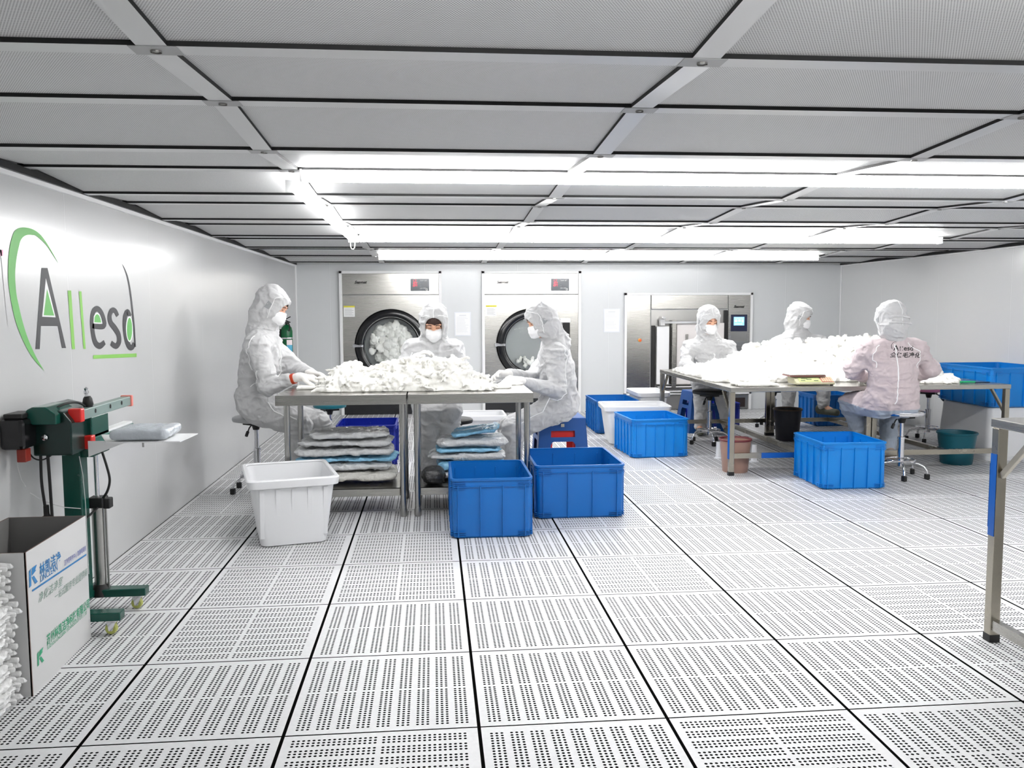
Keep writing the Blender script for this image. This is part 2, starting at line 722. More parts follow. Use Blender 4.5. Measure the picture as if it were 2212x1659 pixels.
# ================================================================== room shell
def build_room():
    # floor: one quad per 0.6 m tile, UV turned where the photo shows the hole rows running across
    H = {(-1, 1), (-1, 3), (1, 0), (1, 5), (1, 6), (2, 0), (2, 1), (2, 3), (3, 0), (3, 1), (4, 3), (5, -1), (5, 4),
         (6, 5), (7, -1), (7, 4), (8, 6), (9, 2), (10, 7), (11, 3), (-2, 2), (-3, 5), (1, 7), (8, 1)}
    vs, fs, uvs = [], [], []
    for r in range(-9, 14):
        for c in range(-1, 12):
            x0, x1 = c * 0.6, min((c + 1) * 0.6, XR)
            y0, y1 = r * 0.6, min((r + 1) * 0.6, YB)
            if x0 >= XR or y0 >= YB:
                continue
            n = len(vs)
            vs += [(x0, y0, 0), (x1, y0, 0), (x1, y1, 0), (x0, y1, 0)]
            fs.append((n, n + 1, n + 2, n + 3))
            u1, v1 = (x1 - x0) / 0.6, (y1 - y0) / 0.6
            q = [(0, 0), (u1, 0), (u1, v1), (0, v1)]
            if (r, c) in H:
                q = [(b, a) for a, b in q]
            uvs += q
    me = bpy.data.meshes.new('floor')
    me.from_pydata(vs, [], fs)
    uv = me.uv_layers.new(name='UVMap')
    for i, q in enumerate(uvs):
        uv.data[i].uv = q
    me.materials.append(floor_material())
    o = bpy.data.objects.new('floor', me)
    COL.objects.link(o)
    struct(o)
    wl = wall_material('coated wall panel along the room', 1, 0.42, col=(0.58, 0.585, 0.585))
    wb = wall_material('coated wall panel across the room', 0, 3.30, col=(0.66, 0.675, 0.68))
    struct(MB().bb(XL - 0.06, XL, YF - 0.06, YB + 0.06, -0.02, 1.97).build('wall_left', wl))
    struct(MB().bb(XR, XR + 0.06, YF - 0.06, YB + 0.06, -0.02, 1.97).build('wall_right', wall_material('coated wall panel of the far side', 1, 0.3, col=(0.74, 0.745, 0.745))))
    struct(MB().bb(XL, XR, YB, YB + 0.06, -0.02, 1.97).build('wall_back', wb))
    struct(MB().bb(XL, XR, YF - 0.06, YF, -0.02, 1.97).build('wall_front', wb))
    # bright cove strip where the walls meet the ceiling, corner trims
    t = MB()
    t.prism([(XL, YF, 1.835), (XL + 0.012, YF, 1.837), (XL + 0.022, YF, 1.853), (XL, YF, 1.853)], (0, YB - YF, 0))
    struct(t.build('trim_1', M_TRIM))
    t = MB()
    t.prism([(XR, YF, 1.84), (XR, YF, 1.853), (XR - 0.015, YF, 1.853), (XR - 0.012, YF, 1.843)], (0, YB - YF, 0))
    struct(t.build('trim_2', M_TRIM))
    t = MB()
    t.tube([(XL + 0.006, YB - 0.006, 0), (XL + 0.006, YB - 0.006, 1.86)], 0.011)
    struct(t.build('trim_3', M_TRIM, smooth=True))
    t = MB()
    t.tube([(XR - 0.006, YB - 0.006, 0), (XR - 0.006, YB - 0.006, 1.86)], 0.011)
    struct(t.build('trim_4', M_TRIM, smooth=True))
    # ceiling slab with grid and filter panels
    ce = struct(MB().bb(XL - 0.06, XR + 0.06, YF - 0.06, YB + 0.06, 1.95, 1.99).build('ceiling', M_GASK))
    W = 0.032
    xs = [0.487 + 1.2 * i for i in range(-1, 6)]
    g = MB()
    REC = 0.013
    rows = range(-8, 16)

    def strip(p, q, side, up=REC, low=0.0):
        """grid bar from p to q with half width vector side: grey face down, black sides"""
        p, q, s = Vector(p), Vector(q), Vector(side)
        u = Vector((0, 0, up))
        a, b, c, d = p - s, p + s, q + s, q - s
        g.add([a, b, c, d], [(0, 3, 2, 1)], 0)
        g.add([a, d, d + u, a + u], [(0, 1, 2, 3)], 1)
        g.add([b, b + u, c + u, c], [(0, 1, 2, 3)], 1)
    for k in rows:
        y = ROW0 + 0.6 * k
        if y > YB - 0.03 or y < YF:
            continue
        z = zceil(y)
        strip((XL, y, z), (XR, y, z), (0, W, 0))
    strip((XL, YB - 0.02, zceil(8.37)), (XR, YB - 0.02, zceil(8.37)), (0, 0.02, 0))
    for x in xs:
        if x < XL or x > XR:
            continue
        for k in rows:
            y0, y1 = ROW0 + 0.6 * k + W, ROW0 + 0.6 * (k + 1) - W
            if y0 > YB - 0.04:
                continue
            y1 = min(y1, YB - 0.04)
            strip((x, y0, zceil(y0 - W)), (x, y1, zceil(y1 + W)), (W, 0, 0))
    strip((XL + 0.012, YF, 1.857), (XL + 0.012, YB, 1.857), (0.012, 0, 0), up=0.03)
    strip((XR - 0.012, YF, 1.857), (XR - 0.012, YB, 1.857), (0.012, 0, 0), up=0.03)
    go = g.build('ceiling_grid', [M_GRID, M_GASK])
    go.parent = ce
    jp = MB()
    for x in xs:
        if not XL < x < XR:
            continue
        for k in rows:
            y = ROW0 + 0.6 * k
            if y < -1.3 or y > YB - 0.1:
                continue
            z = zceil(y) - 0.0015
            jp.bb(x - W - 0.018, x + W + 0.018, y - W, y + W, z - 0.0, z + 0.001)
            jp.lathe([(0.012, z - 0.004), (0.012, z), (0.0, z - 0.004)], (x, y, 0), n=14, mi=1)
    jo = jp.build('joint_plates', [M_GRIDJ, M_STEELD])
    jo.parent = ce
    fm = filter_material()
    cells = [XL] + [x for x in xs if XL < x < XR] + [XR]
    rest = MB()
    for k in rows:
        y0, y1 = ROW0 + 0.6 * k + W - 0.004, min(ROW0 + 0.6 * (k + 1) - W + 0.004, YB)
        if y0 > YB - 0.05:
            continue
        za, zb = zceil(y0 - W) + REC - 0.002, zceil(ROW0 + 0.6 * (k + 1)) + REC - 0.002
        for a, b in zip(cells[:-1], cells[1:]):
            xa, xb = a + W - 0.004, b - W + 0.004
            vs = [(xa, y0, za), (xb, y0, za), (xb, y1, zb), (xa, y1, zb)]
            up = [(p[0], p[1], p[2] + 0.03) for p in vs]
            mb = rest if y1 < -0.7 or y0 < YF else MB()
            mb.add(vs + up, [(0, 3, 2, 1), (4, 5, 6, 7), (0, 1, 5, 4), (1, 2, 6, 5), (2, 3, 7, 6), (3, 0, 4, 7)])
            if mb is not rest:
                f = mb.build('filter_panel', fm)
                f.parent = ce
    f = rest.build('filter_panels_behind', fm)
    f.name = 'filter_panel_field'
    f.parent = ce
    f['kind'] = 'stuff'


build_room()


# ------------------------------------------------------------------ lamps
def lamp_line(p, q, label, lit=None):
    """surface lamp: white channel with a rounded glowing diffuser below"""
    p, q = Vector(p), Vector(q)
    d = (q - p).normalized()
    s = Vector((-d.y, d.x, 0))
    t = thing('linear_lamp', label, 'ceiling lamp', (p + q) / 2, group=None)
    n = 12
    prof = []
    for i in range(n + 1):
        a = PI * i / n
        prof.append((math.cos(a) * 0.036, -math.sin(a) * 0.034))
    vs, fs = [], []
    for e in (p, q):
        for (u, z) in prof:
            vs.append(e + s * u + Vector((0, 0, z - 0.012)))
    m = n + 1
    fs = [(i, i + 1, m + i + 1, m + i) for i in range(n)]
    fs += [tuple(range(m - 1, -1, -1)), tuple(range(m, 2 * m))]
    o = MB().add(vs, fs).build('diffuser', lit or M_LIT, smooth=True)
    put(o, t)
    h = MB()
    c = (p + q) / 2
    L = (q - p).length
    h.box(c + Vector((0, 0, -0.006)), (L, 0.05, 0.012), math.atan2(d.y, d.x))
    put(h.build('channel', M_WHITE), t)
    for w in (p, q):
        put(MB().box(w + Vector((0, 0, -0.022)), (0.008, 0.078, 0.05), math.atan2(d.y, d.x)).build('end_cap', M_WHITE), t)
    return t


ZL_ = ZH
lamp_line((0.53, 1.17, ZL_), (6.30, 1.17, ZL_), 'long glowing linear lamp on the ceiling, nearest of the crosswise lines')
lamp_line((0.53, 4.10, 1.862), (5.15, 4.10, 1.862), 'long glowing linear lamp on the ceiling, middle of the crosswise lines')
lamp_line((0.53, 6.45, 1.862), (5.2, 6.45, 1.862), 'long glowing linear lamp close to the dryer wall')
lamp_line((0.487, 1.25, ZL_ - 0.03), (0.487, 4.05, ZL_ - 0.03), 'linear lamp running lengthwise along the ceiling bar beside the logo wall', M_LIT2)
lamp_line((0.53, -1.23, ZL_), (6.30, -1.23, ZL_), 'crosswise linear lamp above and just behind the camera', M_LIT2)
lamp_line((0.53, -3.63, ZL_), (6.30, -3.63, ZL_), 'crosswise linear lamp far behind the camera', M_LIT2)
w = MB()
w.tube([at(757, 520, 3.9) + Vector((0, 0, 0.02)), at(757, 531, 3.9), at(759, 537, 3.9), at(763, 539, 3.9), at(766, 535, 3.9), at(767, 527, 3.9), at(766, 520, 3.9) + Vector((0, 0, 0.02))], 0.0035)
tag(w.build('hanging_wire', M_PIPE, smooth=True), 'white wire loop hanging from the end of a ceiling lamp', 'wire')


# ================================================================== tables
def steel_table(name, x0, x1, y0, y1, h, label, group, shelf=True, legr=0.019):
    """round legged stainless steel work table with a lower shelf"""
    t = thing(name, label, 'table', ((x0 + x1) / 2, (y0 + y1) / 2, 0), group=group)
    tp = MB()
    tp.bb(x0, x1, y0, y1, h - 0.004, h)
    L = 0.062
    for a, b, c, d in ((x0, x1, y0, y0 + 0.003), (x0, x1, y1 - 0.003, y1), (x0, x0 + 0.003, y0, y1), (x1 - 0.003, x1, y0, y1)):
        tp.bb(a, b, c, d, h - L, h - 0.001)
    put(tp.build('table_top', M_STEEL, bevel=0.0015), t)
    for lx in (x0 + 0.052, x1 - 0.030):
        for ly in (y0 + 0.10, y1 - 0.06):
            l = MB()
            l.tube([(lx, ly, 0.055), (lx, ly, h - 0.02)], legr, 20)
            put(l.build('leg', M_TUBE, smooth=True), t)
            f = MB()
            f.lathe([(0.0, 0.0), (legr * 1.05, 0.0), (legr * 1.25, 0.01), (legr * 1.2, 0.04), (legr * 0.95, 0.06), (0, 0.06)], (lx, ly, 0), 18)
            put(f.build('foot', M_STEELD, smooth=True), t)
    if shelf:
        s = MB()
        zs = 0.178
        a0, a1, b0, b1 = x0 + 0.05, x1 - 0.05, y0 + 0.122, y1 - 0.05
        s.bb(a0, a1, b0, b1, zs - 0.004, zs)
        s.bb(a0, a1, b0, b0 + 0.003, zs - 0.05, zs)
        s.bb(a0, a1, b1 - 0.003, b1, zs - 0.05, zs)
        s.bb(a0, a0 + 0.003, b0, b1, zs - 0.05, zs)
        s.bb(a1 - 0.003, a1, b0, b1, zs - 0.05, zs)
        put(s.build('shelf', M_STEEL), t)
    return t


GT = 'stainless tables of the logo wall side'
steel_table('work_table', 0.115, 0.905, 2.72, 3.43, 0.785, 'round-legged steel table with lower shelf, the one nearer the logo wall', None)
steel_table('work_table', 0.913, 1.690, 2.72, 3.43, 0.785, 'round-legged steel table with lower shelf, behind the blue crate pair', None)


def frame_table(name, x0, x1, y0, y1, h, label, film=None, brace=True, leg=0.04, rails='xy'):
    """square tube table frame with a folded stainless top"""
    t = thing(name, label, 'table', ((x0 + x1) / 2, (y0 + y1) / 2, 0))
    tp = MB()
    tp.bb(x0, x1, y0, y1, h - 0.035, h)
    put(tp.build('table_top', M_STEEL, bevel=0.003), t)
    w = leg
    for lx in (x0 + w / 2, x1 - w / 2):
        for ly in (y0 + w / 2 + 0.01, y1 - w / 2 - 0.01):
            put(MB().bb(lx - w / 2, lx + w / 2, ly - w / 2, ly + w / 2, 0.025, h - 0.035).build('leg', M_TUBE2, bevel=0.003), t)
            put(MB().bb(lx - w / 2 - .001, lx + w / 2 + .001, ly - w / 2 - .001, ly + w / 2 + .001, 0, 0.03).build('rubber_foot', M_BLACK), t)
            if brace:
                sy = 1 if ly < (y0 + y1) / 2 else -1
                b = MB()
                b.tube([(lx, ly + sy * w / 2, h - 0.22), (lx, ly + sy * 0.20, h - 0.04)], 0.014, 4)
                put(b.build('brace', M_TUBE2), t)
    zr = 0.155
    for ly in (y0 + w / 2 + 0.01, y1 - w / 2 - 0.01):
        if 'x' in rails:
            put(MB().bb(x0 + w, x1 - w, ly - 0.014, ly + 0.014, zr - 0.02, zr + 0.02).build('cross_rail', M_TUBE2), t)
    if 'y' in rails:
        lx = x0 + 0.635
        put(MB().bb(lx - 0.02, lx + 0.02, y0 + 0.047, y1 - 0.047, zr - 0.018, zr + 0.018).build('long_rail', M_TUBE2), t)
    if 's' in rails:
        for lx in (x0 + w / 2, x1 - w / 2):
            put(MB().bb(lx - 0.014, lx + 0.014, y0 + w + 0.01, y1 - w - 0.01, 0.05, 0.09).build('long_rail', M_STEEL), t)
    return t


T3 = frame_table('frame_table', 3.36, 4.505, 3.87, 5.98, 0.69, 'square-legged steel table under the big white cloth heap, carrying the scale')
T4 = frame_table('frame_table', 4.512, 5.655, 3.87, 5.98, 0.69, 'square-legged steel table in front of the pink stool and stacked blue crate')
M_BLUEPATCH = mat('smooth blue patch', (0.01, 0.10, 0.42), 0.25)
put(MB().bb(3.3585, 3.3592, 3.879, 3.922, 0.13, 0.46).build('blue_patch', M_BLUEPATCH), T3)  # protective film on the corner leg and the front rail
put(MB().bb(3.62, 4.46, 3.884, 3.8852, 0.134, 0.176).build('blue_patch', M_BLUEPATCH), T3)
T5 = frame_table('frame_table', 3.215, 4.30, -1.70, 0.535, 0.875, 'close steel table cut off by the frame edge, one square leg with blue patches', rails='s', brace=True)
put(MB().bb(3.2128, 3.2142, 0.487, 0.523, 0.42, 0.74).build('blue_patch', M_BLUEPATCH), T5)  # flat blue patches laid on two faces of the leg
put(MB().bb(3.2128, 3.2540, 0.5255, 0.5262, 0.45, 0.70).build('blue_patch', M_BLUEPATCH), T5)


# ================================================================== crates
def blue_crate(name, label, loc, rz, w, d, h, m, group=None, ribs=3, th=0.006):
    """straight walled stacking crate: body with ribs, rim, corner ladders"""
    t = thing(name, label, 'crate', loc, rz, group)
    b = MB()
    tap = 0.006
    W, D = w / 2 - 0.012, d / 2 - 0.012

    def ringz(z, off=0.0, rr=0.03, n=4):
        s = tap * (z / h) + off
        out = []
        for cx, cy, a0 in ((W + s - rr, D + s - rr, 0), (-(W + s - rr), D + s - rr, 90), (-(W + s - rr), -(D + s - rr), 180), (W + s - rr, -(D + s - rr), 270)):
            for i in range(n + 1):
                a = math.radians(a0 + 90 * i / n)
                out.append((cx + rr * math.cos(a), cy + rr * math.sin(a), z))
        return out
    rings = [ringz(0.0, -0.012), ringz(0.012, 0.0), ringz(h - 0.004, 0.0), ringz(h, -0.002), ringz(h - 0.001, -th), ringz(0.012, -th - 0.001)]
    vs = [p for r in rings for p in r]
    n = len(rings[0])
    fs = [(i * n + k, i * n + (k + 1) % n, (i + 1) * n + (k + 1) % n, (i + 1) * n + k) for i in range(len(rings) - 1) for k in range(n)]
    fs += [tuple(range(n - 1, -1, -1)), tuple(5 * n + k for k in range(n))]
    b.add(vs, fs)
    # vertical ribs on the four sides, ridges near the top and the base
    for sx, ln, of in ((0, W, D), (1, D, W)):
        for sgn in (-1, 1):
            for i in range(ribs + 2):
                q = -ln * 0.86 + 2 * ln * 0.86 * i / (ribs + 1)
                c = (q, sgn * (of + 0.004), h * 0.46) if sx == 0 else (sgn * (of + 0.004), q, h * 0.46)
                dd = (0.006, 0.020, h * 0.86) if sx == 0 else (0.020, 0.006, h * 0.86)
                b.box(c, dd)
            for z in (h - 0.045,):
                c = (0, sgn * (of + 0.006), z) if sx == 0 else (sgn * (of + 0.006), 0, z)
                dd = (2 * ln * 0.97, 0.012, 0.004) if sx == 0 else (0.012, 2 * ln * 0.97, 0.004)
                b.box(c, dd)
            for e in (-1, 1):
                for z in (0.014, 0.026, 0.038, h - 0.035, h - 0.024, h - 0.056):
                    q = e * ln * 0.82
                    c = (q, sgn * (of + 0.005), z) if sx == 0 else (sgn * (of + 0.005), q, z)
                    dd = (ln * 0.30, 0.012, 0.003) if sx == 0 else (0.012, ln * 0.30, 0.003)
                    b.box(c, dd)
    o = b.build('crate_body', m)
    o.parent = t
    r = MB()
    ro = [ringz(h - 0.012, 0.006), ringz(h + 0.001, 0.007), ringz(h + 0.003, 0.0), ringz(h + 0.001, -th - 0.002), ringz(h - 0.008, -th - 0.001)]
    vs = [p for q in ro for p in q]
    fs = [(i * n + k, i * n + (k + 1) % n, (i + 1) * n + (k + 1) % n, (i + 1) * n + k) for i in range(len(ro) - 1) for k in range(n)]
    r.add(vs, fs)
    o = r.build('rim', m, smooth=True)
    o.parent = t
    return t


def white_tub(label, loc, rz, w, d, h, taper=0.05, group=None, rimw=0.022):
    """rounded tapered tub with a turned down rim"""
    t = thing('plastic_tub', label, 'tub', loc, rz, group)

    def ring(z, off, rr=0.045, n=5):
        s = -taper * (1 - z / h) + off
        W, D = w / 2 - rimw + s, d / 2 - rimw + s
        out = []
        for cx, cy, a0 in ((W - rr, D - rr, 0), (-(W - rr), D - rr, 90), (-(W - rr), -(D - rr), 180), (W - rr, -(D - rr), 270)):
            for i in range(n + 1):
                a = math.radians(a0 + 90 * i / n)
                out.append((cx + rr * math.cos(a), cy + rr * math.sin(a), z))
        return out

    def shell(zs):
        vs = [p for r in zs for p in r]
        n = len(zs[0])
        return vs, [(i * n + k, i * n + (k + 1) % n, (i + 1) * n + (k + 1) % n, (i + 1) * n + k) for i in range(len(zs) - 1) for k in range(n)], n
    R = [ring(0, -0.01), ring(0.008, 0), ring(h * 0.86, 0), ring(h * 0.87, 0.006), ring(h - 0.01, 0.006), ring(h - 0.01, -0.004), ring(h * 0.87, -0.005), ring(0.010, -0.006)]
    vs, fs, n = shell(R)
    fs += [tuple(range(n - 1, -1, -1)), tuple(7 * n + k for k in range(n))]
    b = MB().add(vs, fs)
    for i in range(5):
        q = -w * 0.34 + w * 0.68 * i / 4
        for sgn in (-1, 1):
            b.prism([(q - 0.012, sgn * (d / 2 - rimw - 0.002), h * 0.85), (q + 0.012, sgn * (d / 2 - rimw - 0.002), h * 0.85),
                     (q + 0.012, sgn * (d / 2 - rimw - taper + 0.002), 0.05), (q - 0.012, sgn * (d / 2 - rimw - taper + 0.002), 0.05)], (0, -sgn * 0.004, 0))
    b.build('tub_body', M_WPLAS, smooth=True).parent = t
    R = [ring(h - 0.045, rimw), ring(h - 0.006, rimw), ring(h, rimw - 0.006), ring(h, -0.001), ring(h - 0.008, -0.004)]
    vs, fs, n = shell(R)
    MB().add(vs, fs).build('rim', M_WPLAS, smooth=True).parent = t
    return t


blue_crate('stacking_crate', 'open blue crate standing end-on, between the white tub and a longer blue crate', (1.395, 2.530, 0), 0.0, 0.47, 0.60, 0.345, M_BLUE, ribs=2)
blue_crate('stacking_crate', 'open blue crate standing broadside, tucked against the crate before the steel table', (1.975, 2.985, 0), 0.0, 0.565, 0.69, 0.335, M_BLUE, ribs=2)
white_tub('empty white tub turned askew before the steel table', (0.235, 2.43, 0), math.radians(14.5), 0.50, 0.61, 0.385)
blue_crate('stacking_crate', 'blue crate with plain side standing before the white tubs', (3.03, 5.06, 0), math.radians(3.0), 0.52, 0.62, 0.34, M_BLUE2, ribs=4)
white_tub('white tub behind the plain-sided blue crate', (3.03, 5.70, 0), math.radians(-4), 0.66, 0.52, 0.375)
blue_crate('stacking_crate', 'blue crate near the dryer with the open drum, behind a white tub', (2.99, 6.58, 0), 0.0, 0.46, 0.66, 0.345, M_BLUE, ribs=4)
white_tub('white tub closest to the wide built-in washing machine', (3.40, 6.62, 0), 0.0, 0.36, 0.60, 0.42)
blue_crate('stacking_crate', 'large blue crate beside the chrome stool of the person in pink-white', (4.085, 3.565, 0), math.radians(-1.5), 0.48, 0.56, 0.34, M_BLUE2, ribs=3)
blue_crate('stacking_crate', 'blue crate under the far table by the feet of the standing person', (5.50, 6.78, 0), 0.0, 0.46, 0.50, 0.345, M_BLUE, ribs=3)
blue_crate('stacking_crate', 'dark blue crate on the floor under the cloth-laden table', (4.20, 6.85, 0), 0.0, 0.50, 0.45, 0.26, M_DBLUE, ribs=3)
blue_crate('stacking_crate', 'deep blue crate behind the film packs under the steel table', (0.51, 4.86, 0), 0.0, 0.50, 0.52, 0.345, M_DBLUE, ribs=1)
white_tub('white tub behind the knees of the hooded woman with dark hair', (1.46, 5.42, 0), 0.0, 0.56, 0.46, 0.34)
blue_crate('stacking_crate', 'big blue crate resting on the upturned white tub', (6.055, 4.66, 0.455), 0.0, 0.60, 0.78, 0.335, M_BLUE2, ribs=3)
white_tub('white tub by the wall behind the pink stool', (6.08, 6.50, 0), 0.0, 0.40, 0.30, 0.20)


def upturned_tub():
    t = thing('plastic_tub', 'upturned white tub carrying a big blue crate', 'tub', (6.055, 4.66, 0))
    w, d, h = 0.62, 0.78, 0.453

    def ring(z, s, rr=0.05, n=5):
        W, D = w / 2 + s, d / 2 + s
        out = []
        for cx, cy, a0 in ((W - rr, D - rr, 0), (-(W - rr), D - rr, 90), (-(W - rr), -(D - rr), 180), (W - rr, -(D - rr), 270)):
            for i in range(n + 1):
                a = math.radians(a0 + 90 * i / n)
                out.append((cx + rr * math.cos(a), cy + rr * math.sin(a), z))
        return out
    R = [ring(0.0, -0.02), ring(0.0, 0.0), ring(0.04, 0.0), ring(0.042, -0.012), ring(h - 0.02, -0.035), ring(h - 0.005, -0.042), ring(h, -0.06)]
    n = len(R[0])
    vs = [p for r in R for p in r]
    fs = [(i * n + k, i * n + (k + 1) % n, (i + 1) * n + (k + 1) % n, (i + 1) * n + k) for i in range(len(R) - 1) for k in range(n)]
    fs.append(tuple(6 * n + k for k in range(n)))
    MB().add(vs, fs).build('tub_body', M_WPLAS, smooth=True).parent = t


upturned_tub()


# ================================================================== waste bins
def waste_bin(label, loc, r, h, m, rim, lean=0.0):
    t = thing('waste_bin', label, 'bin', loc)
    b = MB()
    b.lathe([(0, 0.0), (r * 0.76, 0.0), (r * 0.78, 0.006), (r * 0.86, h * 0.5), (r * 0.93, h * 0.80), (r * 0.95, h - 0.01), (r * 0.91, h - 0.01), (r * 0.74, 0.012), (0, 0.012)], n=40)
    b.build('bin_body', m, smooth=True).parent = t
    q = MB()
    q.lathe([(r * 0.93, h - 0.012), (r * 1.0, h - 0.014), (r * 1.02, h - 0.004), (r * 0.99, h + 0.003), (r * 0.93, h), (r * 0.90, h - 0.012)], n=40)
    q.build('rim', rim, smooth=True).parent = t
    return t


waste_bin('tan waste bin with a maroon rim at the corner leg of the scale table', (3.475, 4.07, 0), 0.128, 0.265, mat('tan plastic', (0.36, 0.22, 0.17), 0.4), mat('maroon plastic', (0.16, 0.03, 0.035), 0.4))
waste_bin('black waste bin with a brown rim under the far table end', (4.56, 5.62, 0), 0.14, 0.315, mat('black bin plastic', (0.012, 0.012, 0.02), 0.4), mat('brown plastic', (0.09, 0.06, 0.04), 0.4))
waste_bin('teal waste bin before the upturned white tub', (5.44, 4.22, 0), 0.158, 0.262, mat('teal bin plastic', (0.003, 0.10, 0.14), 0.4), mat('teal bin plastic', (0.003, 0.10, 0.14), 0.4))
# two white cones (upturned cups) beside the tan bin
for i, (px, lab) in enumerate(((1552, 'white plastic cone on the floor, stool side of the tan bin'), (1629, 'white plastic cone on the floor, crate side of the tan bin'))):
    p = atz(px, 990 + 7 * i, 0)
    tag(MB().lathe([(0.0, 0.0), (0.040, 0.0), (0.040, 0.006), (0.026, 0.012), (0.020, 0.14), (0.022, 0.145), (0, 0.145)], (0, 0, 0), 24).build('plastic_cone', M_WPLAS, smooth=True), lab, 'cone').location = p


# ================================================================== stools
def stool(label, loc, seat_h, seat_m, ring_m=M_CHROME, rz=0.0, r=0.165, legs=5, group=None):
    t = thing('swivel_stool', label, 'stool', loc, rz, group)
    MB().lathe([(0, seat_h), (r * 0.9, seat_h), (r * 0.985, seat_h - 0.008), (r, seat_h - 0.02), (r * 0.97, seat_h - 0.034), (r * 0.8, seat_h - 0.04), (0, seat_h - 0.042)], n=40).build('seat', seat_m, smooth=True).parent = t
    m = MB().box((0, 0, seat_h - 0.052), (0.13, 0.13, 0.02))
    m.lathe([(0.0, seat_h - 0.10), (0.022, seat_h - 0.10), (0.034, seat_h - 0.055), (0, seat_h - 0.05)], n=20)
    m.build('seat_plate', M_BLACK).parent = t
    lv = MB().tube([(0, 0, seat_h - 0.065), (-0.06, -0.02, seat_h - 0.062), (-0.085, -0.03, seat_h - 0.075), (-0.105, -0.037, seat_h - 0.10)], 0.005, 8)
    lv.tube([(-0.105, -0.037, seat_h - 0.10), (-0.128, -0.046, seat_h - 0.128)], 0.011, 10)
    lv.build('height_lever', M_BLACK, smooth=True).parent = t
    MB().tube([(0, 0, 0.27), (0, 0, seat_h - 0.07)], 0.0145, 20).build('gas_column', M_CHROME, smooth=True).parent = t
    MB().lathe([(0, 0.085), (0.024, 0.085), (0.024, 0.295), (0.028, 0.297), (0.028, 0.312), (0.020, 0.316), (0, 0.316)], n=24).build('column_sleeve', ring_m, smooth=True).parent = t
    n = 40
    MB().tube([(0.105 * math.cos(2 * PI * i / n), 0.105 * math.sin(2 * PI * i / n), 0.135) for i in range(n + 1)], 0.0065, 8).build('foot_ring', M_CHROME, smooth=True).parent = t
    for i in range(legs):
        a = 2 * PI * (i + 0.3) / legs
        c, s = math.cos(a), math.sin(a)
        pr = [(0.02, 0.115), (0.08, 0.118), (0.13, 0.112), (0.165, 0.095), (0.185, 0.065), (0.19, 0.042)]
        MB().tube([(q * c, q * s, z) for q, z in pr], 0.009, 10).build('leg', M_CHROME, smooth=True).parent = t
        MB().box((0.19 * c, 0.19 * s, 0.021), (0.036, 0.030, 0.042), a + 0.6).build('caster', M_BLACK, bevel=0.006).parent = t
    return t


M_PINKS = mat('pink vinyl', (0.70, 0.22, 0.38), 0.4)
M_TEALS = mat('teal vinyl', (0.004, 0.13, 0.17), 0.4)
M_GREYS = mat('grey vinyl', (0.45, 0.46, 0.47), 0.4)
stool('chrome stool with black lever close to the logo wall', (-0.205, 3.73, 0), 0.545, M_GREYS, rz=0.9)
stool('chrome-rimmed stool of the person in pink-white with lettering on the back', (4.655, 3.70, 0), 0.52, M_CHROME, rz=0.2)
stool('empty stool pushed under the table by the plain-sided blue crate', (3.725, 5.50, 0), 0.52, M_BLACK, rz=0.5)
stool('pink-seated stool between the table end and the upturned tub', (5.90, 5.42, 0), 0.525, M_PINKS, rz=2.4, r=0.15)
stool('teal-seated stool in front of the first dryer', (0.13, 5.35, 0), 0.455, M_TEALS, rz=0.5, r=0.15)
stool('dark stool under the hooded woman with dark hair', (1.21, 4.06, 0), 0.465, M_BLACK, rz=1.2)
stool('stool of the fully bleached-white standing person', (4.80, 6.56, 0), 0.445, M_GREYS, rz=0.3)


def plastic_stool(label, loc, rz, m, h=0.455, w=0.30, wb=0.40, slot=True, ap=0.185):
    """square stackable stool: four angled legs, arched aprons with a grip slot"""
    t = thing('plastic_stool', label, 'stool', loc, rz)
    tp = MB()
    a = w / 2
    tp.prism([(-a, -a, h - 0.012), (a, -a, h - 0.012), (a, a, h - 0.012), (-a, a, h - 0.012)], (0, 0, 0.012))
    tp.build('seat', m, bevel=0.008).parent = t

    def P(u, z, s):
        """point on the side wall: u across in -1..1, height z"""
        k = a + (wb / 2 - a) * (1 - z / h)
        return (u * k, -k + s, z)
    zt = h - 0.006
    for q in range(4):
        R = Matrix.Rotation(q * PI / 2, 4, 'Z')
        s = MB()
        zs0, zs1 = h - 0.150, h - 0.100
        ya = h - ap
        cols = [-1, -0.52, -0.45, 0.45, 0.52, 1]
        # top apron band
        def quad(u0, u1, z0, z1, mb=s):
            mb.add([P(u0, z0, 0), P(u1, z0, 0), P(u1, z1, 0), P(u0, z1, 0), P(u0, z0, 0.004), P(u1, z0, 0.004), P(u1, z1, 0.004), P(u0, z1, 0.004)],
                   [(0, 1, 2, 3), (7, 6, 5, 4), (0, 4, 5, 1), (3, 2, 6, 7), (0, 3, 7, 4), (1, 5, 6, 2)])
        quad(-1, 1, zs1, zt)
        if slot:
            quad(-1, -0.5, ya, zs1)
            quad(0.5, 1, ya, zs1)
            quad(-0.5, 0.5, ya, zs0)
        for i in range(4 if slot else 0):       # rounded shoulders of the arch
            for sg in (-1, 1):
                u0, u1 = 0.5 - 0.12 * i / 4, 0.5 - 0.12 * (i + 1) / 4
                u0, u1 = sorted((sg * u0, sg * u1))
                quad(u0, u1, ya - 0.028 * (1 - (i + 0.5) / 4) ** 2, ya + 0.002)
        s.xf(R).build('apron', m).parent = t
        l = MB()
        quad(-1, -0.5, 0.0, ya + 0.002, l)
        l.xf(R)
        l2 = MB()
        quad(0.5, 1, 0.0, ya + 0.002, l2)
        l2.xf(Matrix.Rotation((q - 1) * PI / 2, 4, 'Z'))
        l.add(l2.v, l2.f)
        l.build('leg', m).parent = t
    return t


